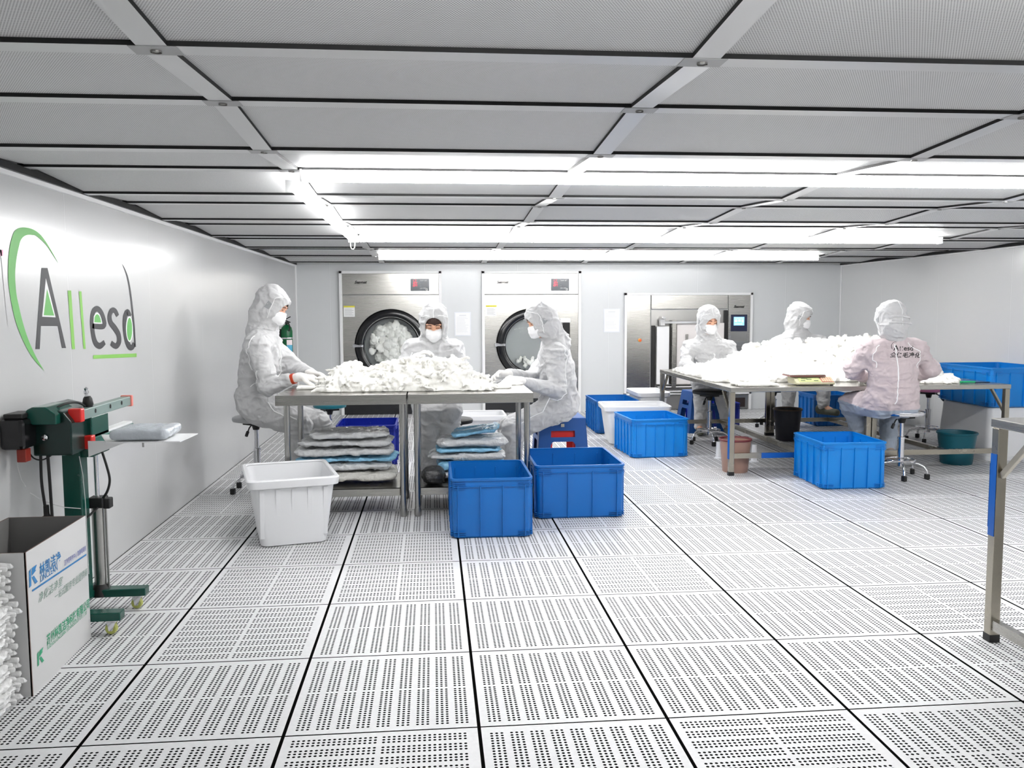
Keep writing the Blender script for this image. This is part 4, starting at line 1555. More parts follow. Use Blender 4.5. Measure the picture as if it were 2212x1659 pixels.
class Person:
    """J: joint positions in metres; head centre, face direction and head up"""

    def __init__(s, J, face, up, facing, label, suit=None, pants=None, hood=None, scale=1.0, bare=(), hands=None, seed=1,
                 hoodopen=1.0, hair=False, h=0.008, shoes=None, open_eyes=False, pantsz=None, nohand=(), cape=1.0):
        s.J = {k: V(v) for k, v in J.items()}
        J = s.J
        suit = suit or M_SUIT
        hood = hood or suit
        f, u = unit(face), unit(up)
        u = unit(u - f * (u @ f))
        r = np.cross(f, u)
        bf = unit(facing)                      # where the chest points
        bu = unit(J['neck'] - J['pelvis'])
        bf = unit(bf - bu * (bf @ bu))
        br = np.cross(bf, bu)
        hc = J['head']
        allp = np.array(list(J.values()))
        lo = allp.min(0) - 0.27
        hi = allp.max(0) + 0.27
        lo[2] = -0.005
        # ------------- body, one continuous surface
        b = SDF(lo, hi, 0.0065)
        sc = scale
        ax = (r, f, u)

        def H(x, y, z):
            return hc + r * x * sc + f * y * sc + u * z * sc
        b.ell(H(0, -0.012, 0.032), V(0.073, 0.092, 0.085) * sc, ax, k=0.02)
        b.ell(H(0, 0.022, -0.030), V(0.058, 0.066, 0.080) * sc, ax, k=0.03)
        b.cap(H(-0.022, 0.052, -0.085), H(0.022, 0.052, -0.085), 0.020 * sc, k=0.03)
        b.cap(H(0, 0.080, 0.012), H(0, 0.098, -0.022), 0.008 * sc, 0.013 * sc, k=0.012)
        for e in (-1, 1):
            b.ell(H(e * 0.031, 0.090, 0.014), V(0.017, 0.014, 0.011) * sc, ax, k=0.010, sub=True)
            b.ell(H(e * 0.031, 0.072, 0.013), V(0.0135, 0.013, 0.0125) * sc, ax, k=0.003)
            b.cap(H(e * 0.014, 0.087, 0.032), H(e * 0.048, 0.075, 0.032), 0.007 * sc, k=0.012)
            b.ell(H(e * 0.076, -0.01, 0.0), V(0.010, 0.018, 0.030) * sc, ax, k=0.008)
        b.cap(H(-0.020, 0.078, -0.055), H(0.020, 0.078, -0.055), 0.008 * sc, k=0.008)
        nk = J['neck']
        b.cap(H(0, -0.02, -0.05), nk, 0.052 * sc, 0.058 * sc, k=0.03)
        b.cap(nk, J['chest'], 0.07, 0.11, k=0.05)
        b.cap(J['shl'], J['shr'], 0.048, k=0.05)
        b.ell(J['chest'], V(0.15, 0.10, 0.15), (br, bf, bu), k=0.05)
        b.ell((J['chest'] + J['pelvis']) / 2, V(0.13, 0.10, 0.15), (br, bf, bu), k=0.05)
        b.ell(J['pelvis'], V(0.15, 0.11, 0.12), (br, bf, bu), k=0.05)
        for e in 'lr':
            b.cap(J['sh' + e], J['el' + e], 0.045, 0.036, k=0.02)
            b.cap(J['el' + e], J['wr' + e], 0.037, 0.025, k=0.015)
            b.cap(J['hp' + e], J['kn' + e], 0.080, 0.055, k=0.03)
            b.cap(J['kn' + e], J['an' + e], 0.052, 0.036, k=0.02)
            b.cap(J['an' + e], J['to' + e], 0.034, 0.026, k=0.02)
            if hands and e in hands:
                hd, hn, sd, cu = hands[e]
                hand_prims(b, J['wr' + e], hd, hn, sd, curl=cu)
        s.loc = (float(J['pelvis'][0]), float(J['pelvis'][1]), 0.0)
        root = b.mesh('person', M_SKIN, loc=s.loc)
        s.root = root
        tag(root, label, 'person', 'workers in hooded suits')
        # ------------- suit
        q = SDF(lo, hi, h)
        q.cap(J['shl'] * 0.93 + J['shr'] * 0.07, J['shr'] * 0.93 + J['shl'] * 0.07, 0.068, k=0.05)
        q.ell(J['chest'] + bf * 0.005, V(0.185, 0.130, 0.19), (br, bf, bu), k=0.06)
        q.ell((J['chest'] * 0.45 + J['pelvis'] * 0.55), V(0.175, 0.135, 0.18), (br, bf, bu), k=0.06)
        q.ell(J['pelvis'], V(0.195, 0.150, 0.135), (br, bf, bu), k=0.06)
        q.cap(nk, J['chest'], 0.085, 0.12, k=0.05)
        for e in 'lr':
            q.cap(nk - bu * 0.015, J['sh' + e], 0.075, 0.075, k=0.05)
        for e in 'lr':
            ew = unit(J['wr' + e] - J['el' + e])
            L = np.linalg.norm(J['wr' + e] - J['el' + e])
            q.cap(J['sh' + e], J['el' + e], 0.076, 0.066, k=0.035)
            cuff = J['el' + e] + ew * (L - 0.035)
            if e in bare:
                cuff = J['el' + e] + ew * (L - bare[e] if isinstance(bare, dict) else L - 0.06)
            q.cap(J['el' + e], cuff, 0.066, 0.043, k=0.03)
            q.cap(J['hp' + e], J['kn' + e], 0.115, 0.085, k=0.05)
            kd = unit(J['an' + e] - J['kn' + e])
            q.cap(J['kn' + e], J['an' + e] - kd * 0.01, 0.085, 0.062, k=0.035)
        # coarse folds, then fine ones, stronger around elbows, waist and knees
        hot = [J['ell'], J['elr'], J['knl'], J['knr'], J['pelvis'], (J['chest'] + J['pelvis']) / 2, J['hpl'], J['hpr'], J['shl'], J['shr']]

        def where(P):
            w = 0.45
            for c in hot:
                w = w + 0.75 * np.exp(-((P - c) ** 2).sum(1) / 0.012)
            return np.clip(w, 0, 1.25)
        q.wrinkle(0.0150, (7, 7, 17), seed, where=where)
        q.wrinkle(0.0085, (19, 19, 34), seed + 3, where=where)
        s.suit = q
        s.frame = (br, bf, bu)
        s.hframe = (r, f, u)
        so = q.mesh('coverall', suit, root)
        if pants is not None:
            # colour change below the waist: the trouser part is its own piece
            so.data.materials.append(pants)
            me = so.data
            co = np.empty(len(me.vertices) * 3, np.float32)
            me.vertices.foreach_get('co', co)
            co = co.reshape(-1, 3)
            li = np.empty(len(me.loops), np.int32)
            me.loops.foreach_get('vertex_index', li)
            cz = co[li.reshape(-1, 4)].mean(1)
            mk = (cz - J['pelvis']) @ bu < pantsz
            legs = np.minimum.reduce([((cz - c) ** 2).sum(1) for c in (J['knl'], J['knr'], (J['hpl'] + J['knl']) / 2, (J['hpr'] + J['knr']) / 2, (J['anl'] + J['knl']) / 2, (J['anr'] + J['knr']) / 2)])
            mk = mk
            me.polygons.foreach_set('material_index', mk.astype(np.int32))
        # ------------- hood
        lo2, hi2 = hc - 0.26, hc + 0.22
        lo2 = np.minimum(lo2, nk - 0.16)
        hi2 = np.maximum(hi2, nk + 0.16)
        g = SDF(lo2, hi2, 0.006)
        g.ell(H(0, -0.020, 0.040), V(0.102, 0.126, 0.104) * sc, ax, k=0.02)
        g.ell(H(0, -0.010, -0.035), V(0.098, 0.112, 0.105) * sc, ax, k=0.03)
        g.cap(H(0, -0.045, -0.095 if cape > 0.5 else -0.06), nk + bf * (-0.018 if cape > 0.5 else 0.01) + bu * (0.005 if cape > 0.5 else 0.06), 0.086 * sc, (0.110 if cape > 0.5 else 0.086) * sc, k=0.05)
        if cape > 0.5:
            g.cap(nk * 0.6 + J['shl'] * 0.4 - bf * 0.01, nk * 0.6 + J['shr'] * 0.4 - bf * 0.01, 0.080, k=0.04)
        g.wrinkle(0.010, (10, 10, 17), seed + 20)
        g.wrinkle(0.005, (30, 30, 34), seed + 25)
        # face opening
        g.ell(H(0, 0.128, -0.012 + 0.07 * (hoodopen - 1)), V(0.064 * hoodopen, 0.085, 0.078 * hoodopen) * sc, ax, k=0.006, sub=True)
        # hollow it out around the head
        g.ell(H(0, -0.012, 0.032), V(0.082, 0.102, 0.094) * sc, ax, k=0.0, sub=True)
        g.ell(H(0, 0.022, -0.030), V(0.068, 0.080, 0.090) * sc, ax, k=0.01, sub=True)
        s.hood = g
        g.mesh('hood', hood, root)
        # ------------- mask over mouth and nose
        m = SDF(hc - 0.16, hc + 0.16, 0.005)
        m.ell(H(0, 0.030, -0.048), V(0.070, 0.084, 0.064) * sc, ax, k=0.01)
        m.cap(H(0, 0.092, -0.016), H(0, 0.098, -0.070), 0.019 * sc, 0.022 * sc, k=0.03)
        m.wrinkle(0.0025, (20, 20, 55), seed + 40)
        m.ell(H(0, 0.012, -0.040), V(0.060, 0.076, 0.085) * sc, ax, k=0.0, sub=True)
        m.cut(H(0, 0.020, 0), -f)
        m.cut(H(0, 0.02, -0.010), u * 1.0 - f * 0.10)
        m.mesh('face_mask', M_MASK, root)
        # ------------- eyes: lids with lashes, brows
        for e in (-1, 1):
            c = [b.snap(H(e * x, 0.090, z), 0.0008) for x, z in ((0.018, 0.010), (0.026, 0.0075), (0.035, 0.008), (0.045, 0.012))]
            o = MB().tube(c, 0.0022 * sc, 6, r2=0.0016).build('eyelash', M_HAIR, smooth=True)
            put(o, root)
            if open_eyes:
                c = b.snap(H(e * 0.031, 0.09, 0.013), 0.0)
                put(MB().lathe([(0, -0.005), (0.004, -0.003), (0.0055, 0), (0.004, 0.003), (0, 0.005)], tuple(c), 12).build('iris', M_HAIR, smooth=True), root)
            c = [b.snap(H(e * x, 0.095, z), 0.001) for x, z in ((0.014, 0.034), (0.026, 0.038), (0.038, 0.037), (0.050, 0.031))]
            put(MB().tube(c, 0.0036 * sc, 6, r2=0.002).build('eyebrow', M_HAIR, smooth=True), root)
        if hair:
            ha = SDF(hc - 0.16, hc + 0.16, 0.005)
            ha.ell(H(0, -0.008, 0.036), V(0.080, 0.098, 0.090) * sc, ax, k=0.0)
            ha.ell(H(0.020, 0.12, -0.008), V(0.048, 0.09, 0.054) * sc, ax, k=0.004, sub=True)
            ha.ell(H(-0.030, 0.12, -0.030), V(0.045, 0.09, 0.050) * sc, ax, k=0.004, sub=True)
            ha.cut(H(0, 0, -0.05), -u)
            ha.wrinkle(0.003, (60, 60, 14), 8)
            ha.mesh('hair', M_HAIR, root)
        # ------------- shoes
        for e in 'lr':
            sh = SDF(J['an' + e] - 0.25, J['an' + e] + 0.25, 0.007)
            d = unit((J['to' + e] - J['an' + e]) * V(1, 1, 0))
            z0 = J['to' + e][2] - 0.028
            heel = V(*(J['an' + e] * V(1, 1, 0))) - d * 0.045 + V(0, 0, z0 + 0.036)
            toe = V(*(J['to' + e] * V(1, 1, 0))) + V(0, 0, z0 + 0.033)
            sh.cap(heel, toe, 0.040, 0.038, k=0.02)
            sh.cap(heel + V(0, 0, 0.03), J['an' + e] + V(0, 0, 0.0), 0.038, 0.046, k=0.03)
            sh.cut((0, 0, z0 + 0.001), (0, 0, -1))
            sh.mesh('shoe', shoes or mat('white cleanroom boot', (0.75, 0.76, 0.78), 0.5), root)
        # ------------- gloves
        if hands:
            for e, (hd, hn, sd, cu) in hands.items():
                if e in nohand:
                    continue
                gl = SDF(J['wr' + e] - 0.25, J['wr' + e] + 0.25, 0.0048)
                hand_prims(gl, J['wr' + e], hd, hn, sd, grow=0.0030, curl=cu, k=0.004)
                ew = unit(J['wr' + e] - J['el' + e])
                back = (bare[e] - 0.035) if isinstance(bare, dict) and e in bare else 0.05
                gl.cap(J['wr' + e] - ew * min(0.045, max(back, 0.01)), J['wr' + e], 0.031, 0.027, k=0.012)
                gl.wrinkle(0.0022, (40, 40, 40), seed + 60)
                gl.mesh('glove', M_GLOVE, root)

    def seam(s, pts, r=0.0028, field=None, name='seam', m=None, n=10):
        """piping laid on the suit through the given points"""
        fld = field or s.suit
        P = [V(p) for p in pts]
        out = []
        for i in range(len(P) - 1):
            for j in range(n):
                out.append(P[i] + (P[i + 1] - P[i]) * j / n)
        out.append(P[-1])
        out = [Vector(fld.snap(p, r * 0.4)) for p in out]
        o = MB().tube(out, r, 6).build(name, m or M_PIPE, smooth=True)
        put(o, s.root)

    def local(s, x, y, z, base='chest'):
        br, bf, bu = s.frame
        return s.J[base] + br * x + bf * y + bu * z

    def hlocal(s, x, y, z):
        r, f, u = s.hframe
        return s.J['head'] + r * x + f * y + u * z

    def hood_details(s):
        """velcro tab over the ear, stitched band and crown seam"""
        for e in (-1, 1):
            s.seam([s.hlocal(e * 0.03, 0.09, 0.12), s.hlocal(e * 0.10, 0.03, 0.07), s.hlocal(e * 0.12, 0.03, -0.02), s.hlocal(e * 0.11, 0.05, -0.09)], 0.0022, s.hood)
            c = [s.hood.snap(s.hlocal(e * 0.12, y, z), 0.0015) for y, z in ((0.030, 0.018), (-0.005, 0.022), (-0.012, -0.022), (0.022, -0.026))]
            put(MB().poly([tuple(p) for p in c]).build('ear_mesh', mat('grey mesh patch', (0.33, 0.34, 0.35), 0.7)), s.root)
        s.seam([s.hlocal(0, 0.11, 0.10), s.hlocal(0, 0.02, 0.16), s.hlocal(0, -0.10, 0.12), s.hlocal(0, -0.16, 0.02), s.hlocal(0, -0.14, -0.10)], 0.0022, s.hood)


def P_(px, py, Y):
    return V(at(px, py, Y))


def build_people():
    # 1 — beside the logo wall, working at the table end
    J = dict(head=P_(590, 662, 3.58), neck=P_(572, 718, 3.60), chest=P_(563, 775, 3.60), pelvis=P_(556, 868, 3.66),
             shr=P_(556, 745, 3.44), shl=P_(582, 742, 3.78), elr=P_(580, 832, 3.36), ell=P_(640, 800, 3.70),
             wrr=P_(650, 814, 3.28), wrl=P_(672, 806, 3.46),
             hpr=P_(563, 884, 3.56), hpl=P_(570, 884, 3.76), knr=P_(645, 918, 3.50), knl=P_(688, 915, 3.72),
             anr=P_(650, 1010, 3.52), anl=P_(690, 1000, 3.76), tor=P_(682, 1050, 3.50), tol=P_(725, 1035, 3.74))
    for e in 'lr':
        J['an' + e][2] = 0.085
        J['to' + e][2] = 0.035
    J['anr'][0] = P_(655, 1050, 3.52)[0]
    J['anl'][0] = P_(695, 1040, 3.76)[0]
    J['tor'][0], J['tol'][0] = J['anr'][0] + 0.13, J['anl'][0] + 0.13
    J['pelvis'][2] = 0.672
    p = Person(J, (0.86, -0.22, -0.46), (0.46, 0, 0.88), (1, -0.15, 0), 'person in white hooded suit and mask sitting closest to the logo wall',
               hands={'r': ((0.95, -0.05, -0.10), (0.1, 0.25, -1), 1, 0.40), 'l': ((0.95, -0.25, -0.18), (-0.1, -0.3, -1), -1, 0.40)}, bare={'r': 0.095}, seed=11)
    p.hood_details()
    zy = [p.local(0, 0.16, 0.13), p.local(0, 0.18, 0.0), p.local(0, 0.19, -0.15), p.local(0.0, 0.18, 0.02, 'pelvis')]
    p.seam(zy, 0.004, name='zipper')
    p.seam([P_(563, 800, 3.35), P_(566, 850, 3.4), P_(590, 885, 3.4), P_(640, 900, 3.38)], 0.004)
    p.seam([P_(535, 838, 3.4), P_(560, 834, 3.4), P_(590, 838, 3.4)], 0.003)
    p.seam([P_(552, 730, 3.4), P_(540, 760, 3.4), P_(545, 800, 3.4)], 0.003)
    wr = p.J['wrr'] - unit(p.J['wrr'] - p.J['elr']) * 0.068
    put(MB().tube([Vector(wr), Vector(wr + unit(p.J['wrr'] - p.J['elr']) * 0.022)], 0.036, 20).build('wristband', mat('orange red wristband', (0.55, 0.05, 0.01), 0.5), smooth=True), p.root)

    # 2 — woman with dark fringe behind the two tables, facing the camera
    J = dict(head=P_(937, 698, 3.86), neck=P_(935, 748, 3.94), chest=P_(935, 792, 3.95), pelvis=P_(945, 872, 4.02),
             shr=P_(890, 757, 3.93), shl=P_(980, 757, 3.93), elr=P_(873, 800, 3.84), ell=P_(1003, 808, 3.86),
             wrr=P_(898, 772, 3.70), wrl=P_(985, 828, 3.66),
             hpr=P_(925, 885, 3.98), hpl=P_(965, 885, 3.98), knr=P_(930, 893, 3.66), knl=P_(972, 893, 3.64),
             anr=P_(925, 990, 3.72), anl=P_(968, 990, 3.70), tor=P_(925, 1010, 3.58), tol=P_(968, 1010, 3.56))
    for e in 'lr':
        J['an' + e][2] = 0.085
        J['to' + e][2] = 0.035
    p = Person(J, (-0.02, -0.86, -0.50), (0, -0.5, 0.86), (0.05, -1, 0), 'woman in white hooded suit with dark fringe showing, looking down behind the cloth heap',
               hands={'r': ((0.55, -0.30, 0.35), (0.5, -0.1, -0.9), 1, 0.5), 'l': ((-0.3, -0.9, -0.25), (0, 0.2, -1), 1, 0.45)}, bare={'r': 0.075}, seed=21, hoodopen=1.28, hair=True, scale=1.06)
    p.seam([p.local(0, 0.16, 0.13), p.local(0, 0.18, 0.0), p.local(0, 0.19, -0.12)], 0.004, name='zipper')
    p.seam([P_(882, 760, 3.8), P_(878, 785, 3.7), P_(885, 800, 3.7)], 0.003)
    p.hood_details()

    # 3 — facing the logo wall from the other table end, on the blue plastic stool
    J = dict(head=P_(1168, 694, 3.80), neck=P_(1197, 742, 3.88), chest=P_(1203, 795, 3.88), pelvis=P_(1210, 868, 3.98),
             shl=P_(1200, 765, 3.70), shr=P_(1190, 760, 4.06), ell=P_(1203, 845, 3.62), elr=P_(1150, 820, 4.00),
             wrl=P_(1122, 822, 3.44), wrr=P_(1096, 808, 3.60),
             hpl=P_(1205, 880, 3.88), hpr=P_(1200, 880, 4.08), knl=P_(1110, 928, 3.80), knr=P_(1102, 922, 4.02),
             anl=P_(1108, 1000, 3.84), anr=P_(1095, 1000, 4.02), tol=P_(1075, 1020, 3.82), tor=P_(1062, 1020, 4.0))
    for e in 'lr':
        J['an' + e][2] = 0.085
        J['to' + e][2] = 0.035
        J['to' + e][0] = J['an' + e][0] - 0.13
    p = Person(J, (-0.90, -0.18, -0.40), (-0.36, 0, 0.93), (-1, -0.10, 0), 'person in white hooded suit and mask facing the logo wall from the royal blue stool',
               hands={'l': ((-0.95, 0.05, 0.10), (0.0, 0.5, -0.85), -1, 0.55), 'r': ((-0.90, -0.30, 0.02), (-0.1, -0.7, -0.7), 1, 0.55)}, bare={'l': 0.06}, seed=33)
    p.hood_details()
    p.seam([P_(1228, 745, 3.6), P_(1245, 790, 3.6), P_(1240, 840, 3.6)], 0.003)
    p.seam([P_(1190, 865, 3.6), P_(1215, 850, 3.6), P_(1240, 850, 3.6)], 0.003)
    p.seam([P_(1204, 860, 3.6), P_(1195, 880, 3.6), P_(1150, 900, 3.6), P_(1125, 915, 3.6)], 0.0035)

    # 4 — behind the far table, facing the camera
    J = dict(head=P_(1531, 694, 6.12), neck=P_(1531, 738, 6.22), chest=P_(1532, 778, 6.24), pelvis=P_(1532, 842, 6.32),
             shr=P_(1489, 752, 6.24), shl=P_(1572, 750, 6.22), elr=P_(1480, 790, 6.10), ell=P_(1590, 795, 6.10),
             wrr=P_(1512, 800, 5.84), wrl=P_(1572, 806, 5.80),
             hpr=P_(1515, 856, 6.30), hpl=P_(1550, 856, 6.30), knr=P_(1515, 858, 6.06), knl=P_(1556, 858, 6.06),
             anr=P_(1512, 920, 6.12), anl=P_(1572, 915, 6.12), tor=P_(1512, 930, 5.98), tol=P_(1575, 925, 5.98))
    for e in 'lr':
        J['an' + e][2] = 0.085
        J['to' + e][2] = 0.035
        J['kn' + e][2] = 0.50
    gs = mat('grey green shoe', (0.12, 0.13, 0.10), 0.6)
    J['pelvis'][2] = 0.56
    J['hpl'][2] = J['hpr'][2] = 0.54
    p = Person(J, (0.10, -0.92, -0.32), (0, -0.32, 0.93), (0.1, -1, 0), 'masked person in white hooded suit sitting in front of the washing machine',
               hands={'r': ((0.5, -0.8, -0.3), (0.2, 0, -1), -1, 0.4), 'l': ((-0.2, -0.9, -0.3), (0, 0, -1), 1, 0.4)}, seed=44, scale=1.12, shoes=gs, h=0.009)
    p.hood_details()
    p.seam([p.local(0, 0.16, 0.13), p.local(0, 0.18, 0.0), p.local(0, 0.19, -0.12)], 0.004, name='zipper')

    # 5 — bleached white figure seen from behind the heap, face turned towards the corner
    J = dict(head=P_(1729, 684, 6.40), neck=P_(1722, 722, 6.42), chest=P_(1722, 765, 6.42), pelvis=P_(1724, 842, 6.44),
             shr=P_(1678, 744, 6.36), shl=P_(1772, 742, 6.40), elr=P_(1675, 792, 6.22), ell=P_(1785, 790, 6.24),
             wrr=P_(1700, 802, 5.96), wrl=P_(1765, 802, 5.96),
             hpr=P_(1710, 862, 6.44), hpl=P_(1745, 862, 6.44), knr=P_(1703, 860, 6.28), knl=P_(1778, 860, 6.30),
             anr=P_(1702, 900, 6.12), anl=P_(1778, 895, 6.12), tor=P_(1708, 905, 5.98), tol=P_(1806, 900, 5.98))
    for e in 'lr':
        J['an' + e][2] = 0.27
        J['to' + e][2] = 0.215
        J['kn' + e][2] = 0.53
    J['pelvis'][2] = 0.585
    J['hpl'][2] = J['hpr'][2] = 0.565
    p = Person(J, (0.80, -0.50, -0.34), (0.3, -0.2, 0.93), (0.15, -1, 0), 'person in white hooded suit half turned towards the corner behind the tallest heap',
               hands={'r': ((0.2, -0.95, -0.2), (0, 0, -1), -1, 0.4), 'l': ((0, -0.95, -0.2), (0, 0, -1), 1, 0.4)}, seed=55, shoes=gs, scale=1.05, h=0.009)
    p.hood_details()

    # 6 — back to the camera, on the chrome stool, lettering on the back
    J = dict(head=P_(1922, 693, 3.62), neck=P_(1933, 745, 3.62), chest=P_(1930, 795, 3.62), pelvis=P_(1928, 862, 3.66),
             shl=P_(1880, 757, 3.64), shr=P_(1980, 757, 3.60), ell=P_(1842, 800, 3.74), elr=P_(2010, 795, 3.68),
             wrl=P_(1868, 815, 4.02), wrr=P_(1975, 818, 4.02),
             hpl=P_(1900, 872, 3.68), hpr=P_(1950, 872, 3.66), knl=P_(1838, 870, 4.00), knr=P_(1922, 880, 4.12),
             anl=P_(1870, 960, 4.05), anr=P_(1918, 962, 4.05), tol=P_(1850, 985, 4.2), tor=P_(1915, 985, 4.2))
    J['anl'][2] = J['anr'][2] = 0.16
    J['tol'][2] = J['tor'][2] = 0.10
    J['tol'][0], J['tol'][1] = J['anl'][0] - 0.02, J['anl'][1] + 0.14
    J['tor'][0], J['tor'][1] = J['anr'][0], J['anr'][1] + 0.14
    J['pelvis'][2] = 0.645
    p = Person(J, (-0.15, 0.90, -0.42), (0, 0.42, 0.90), (-0.03, 1, 0), 'person seen from behind in a pinkish white suit printed with black lettering',
               suit=M_SUITP, pants=M_PANTS, pantsz=-0.10, hood=M_SUIT,
               hands={'l': ((0.4, 0.85, -0.15), (0, 0, -1), 1, 0.4), 'r': ((-0.4, 0.85, -0.15), (0, 0, -1), -1, 0.4)}, seed=66, h=0.0075, cape=0.2,
               shoes=mat('tan sandal', (0.42, 0.33, 0.25), 0.6))
    p.hood_details()
    p.seam([P_(1936, 740, 3.49), P_(1940, 790, 3.49), P_(1941, 840, 3.49), P_(1938, 880, 3.49)], 0.004, name='back_seam', n=16)
    p.seam([P_(1905, 735, 3.49), P_(1890, 765, 3.49), P_(1882, 795, 3.49)], 0.003)
    p.seam([P_(1968, 735, 3.49), P_(1990, 760, 3.49), P_(1996, 795, 3.49)], 0.003)
    # collar band and gathered band of the hood
    p.seam([p.hlocal(-0.09, -0.10, -0.02), p.hlocal(0, -0.16, -0.03), p.hlocal(0.09, -0.10, -0.02)], 0.010, p.hood, name='hood_band', m=M_SUIT)
    p.seam([p.hlocal(-0.09, -0.10, -0.065), p.hlocal(0, -0.16, -0.075), p.hlocal(0.09, -0.10, -0.065)], 0.010, p.hood, name='hood_band', m=M_SUIT)

    def back_text(body, size, px, py, shear=0.0, bold=0.0, sx=1.0):
        vs, fs = text_mesh(body, size, shear=shear, bold=bold)
        o = at(px, py, 3.50)
        X = Vector((1, -0.02, -0.02)).normalized()
        w = []
        for v in vs:
            q = V(o + X * v.x * sx + Vector((0, 0, v.y)))
            D = unit(V(0.46, 0.86, -0.05))
            w.append(tuple(p.suit.cast(q - D * 0.15, D, 0.0022)))
        return w, fs
    m = MB()
    for body, size, px, py in (('A', 0.056, 1930, 757), ('l', 0.044, 1943, 757), ('l', 0.044, 1948, 757), ('esd', 0.050, 1952, 757)):
        m.add(*back_text(body, size, px, py, bold=0.0006, sx=1.1))
    n = 18
    arc = []
    for i in range(n + 1):
        a = math.radians(70 + 150 * i / n)
        D = unit(V(0.46, 0.86, -0.05))
        arc.append(Vector(p.suit.cast(V(at(1934 + 8 * math.cos(a), 748 - 9.5 * math.sin(a), 3.50)) - D * 0.15, D, 0.002)))
    m.tube(arc, 0.0016, 5)
    m.add(*back_text('全保毛净化', 0.042, 1922, 771, shear=0.2, bold=0.0008, sx=1.12))
    put(m.build('back_lettering', M_BLACKTXT), p.root)


build_people()


# ================================================================== cloth heaps
def cloth_heap(label, x0, x1, y0, y1, z, prof, n, seed, h=0.008, rr=(0.012, 0.026), hands=0, amp=0.007):
    """heap of limp gloves and wipes: hundreds of limp folded pieces fused into one crumpled surface.
    prof(x, y) gives the height of the heap"""
    R = random.Random(seed)
    hmax = 0
    pts = []
    for i in range(n):
        x, y = R.uniform(x0, x1), R.uniform(y0, y1)
        H = prof(x, y)
        if H < 0.012:
            continue
        hmax = max(hmax, H)
        t = R.random() ** 0.5
        pts.append((x, y, z + 0.008 + max(0, H - 0.02) * t))
    s = SDF((x0 - 0.06, y0 - 0.06, z - 0.01), (x1 + 0.06, y1 + 0.06, z + hmax + 0.07), h)
    for (x, y, zz) in pts:
        a = R.uniform(0, 2 * PI)
        L = R.uniform(0.02, 0.07)
        e = R.uniform(-0.5, 0.5)
        r0 = R.uniform(*rr)
        q = (x + math.cos(a) * L, y + math.sin(a) * L, max(z + 0.006, zz + e * L))
        s.cap((x, y, zz), q, r0, r0 * 0.6, k=0.012)
        for f in range(hands):
            b = a + R.uniform(-0.7, 0.7)
            s.cap(q, (q[0] + math.cos(b) * 0.05, q[1] + math.sin(b) * 0.05, max(z + 0.004, q[2] + R.uniform(-0.03, 0.02))), 0.009, 0.006, k=0.005)
    # filled core so that nothing shows through
    gx, gy = np.meshgrid(s.lo[0] + np.arange(s.n[0]) * h, s.lo[1] + np.arange(s.n[1]) * h, indexing='ij')
    Hh = np.vectorize(prof)(gx, gy) * 0.82
    Z = s.lo[2] + np.arange(s.n[2]) * h
    core = ((Z[None, None, :] - z - Hh[:, :, None]) * 0.7).astype(np.float32)
    core = np.where(Hh[:, :, None] < 0.01, 0.06, core).astype(np.float32)
    s.d = np.minimum(s.d, core)
    s.wrinkle(amp, (26, 26, 40), seed)
    s.wrinkle(amp * 0.6, (60, 60, 60), seed + 3)
    s.cut((0, 0, z + 0.0005), (0, 0, -1))
    s.cut((x0 - 0.055, 0, 0), (-1, 0, 0)).cut((x1 + 0.055, 0, 0), (1, 0, 0)).cut((0, y0 - 0.055, 0), (0, -1, 0)).cut((0, y1 + 0.055, 0), (0, 1, 0))
    o = s.mesh('cloth_heap', M_CLOTH, loc=((x0 + x1) / 2, (y0 + y1) / 2, z))
    return tag(o, label, 'cloths', kind='stuff')


def interp(tab, x):
    return float(np.interp(x, [t[0] for t in tab], [t[1] for t in tab], left=0, right=0))


pA = [(0.36, 0.0), (0.42, 0.10), (0.47, 0.16), (0.56, 0.195), (0.64, 0.14), (0.70, 0.125), (0.80, 0.19), (0.90, 0.205), (1.05, 0.20), (1.20, 0.205), (1.28, 0.15), (1.33, 0.10), (1.40, 0.03), (1.43, 0)]
cloth_heap('long heap of white gloves and cloths across the two round-legged tables', 0.36, 1.44, 2.90, 3.36, 0.785,
           lambda x, y: interp(pA, x) * max(0.0, 1 - ((y - 3.13) / 0.24) ** 2) ** 0.6, 900, 5, h=0.0075, hands=2)
pB = [(3.42, 0.02), (3.55, 0.09), (3.80, 0.16), (3.98, 0.28), (4.2, 0.33), (4.5, 0.33), (4.7, 0.31), (4.9, 0.38), (5.1, 0.37), (5.3, 0.20), (5.45, 0.05), (5.5, 0)]
cloth_heap('huge mound of white cloths covering the far square-legged tables', 3.44, 5.45, 4.25, 5.72, 0.69,
           lambda x, y: interp(pB, x) * max(0.0, 1 - ((y - 5.02 + 0.05 * (x - 4.4)) / 0.74) ** 2) ** 0.75, 1500, 6, h=0.0125, rr=(0.02, 0.04), amp=0.012)
pC = [(4.98, 0.0), (5.02, 0.05), (5.15, 0.075), (5.25, 0.055), (5.32, 0.0)]
cloth_heap('small low pile of white cloths beside the elbow of the person in pinkish white', 4.98, 5.32, 4.00, 4.30, 0.69,
           lambda x, y: interp(pC, x) * max(0.0, 1 - ((y - 4.15) / 0.15) ** 2) ** 0.5, 140, 9, h=0.007, amp=0.004)


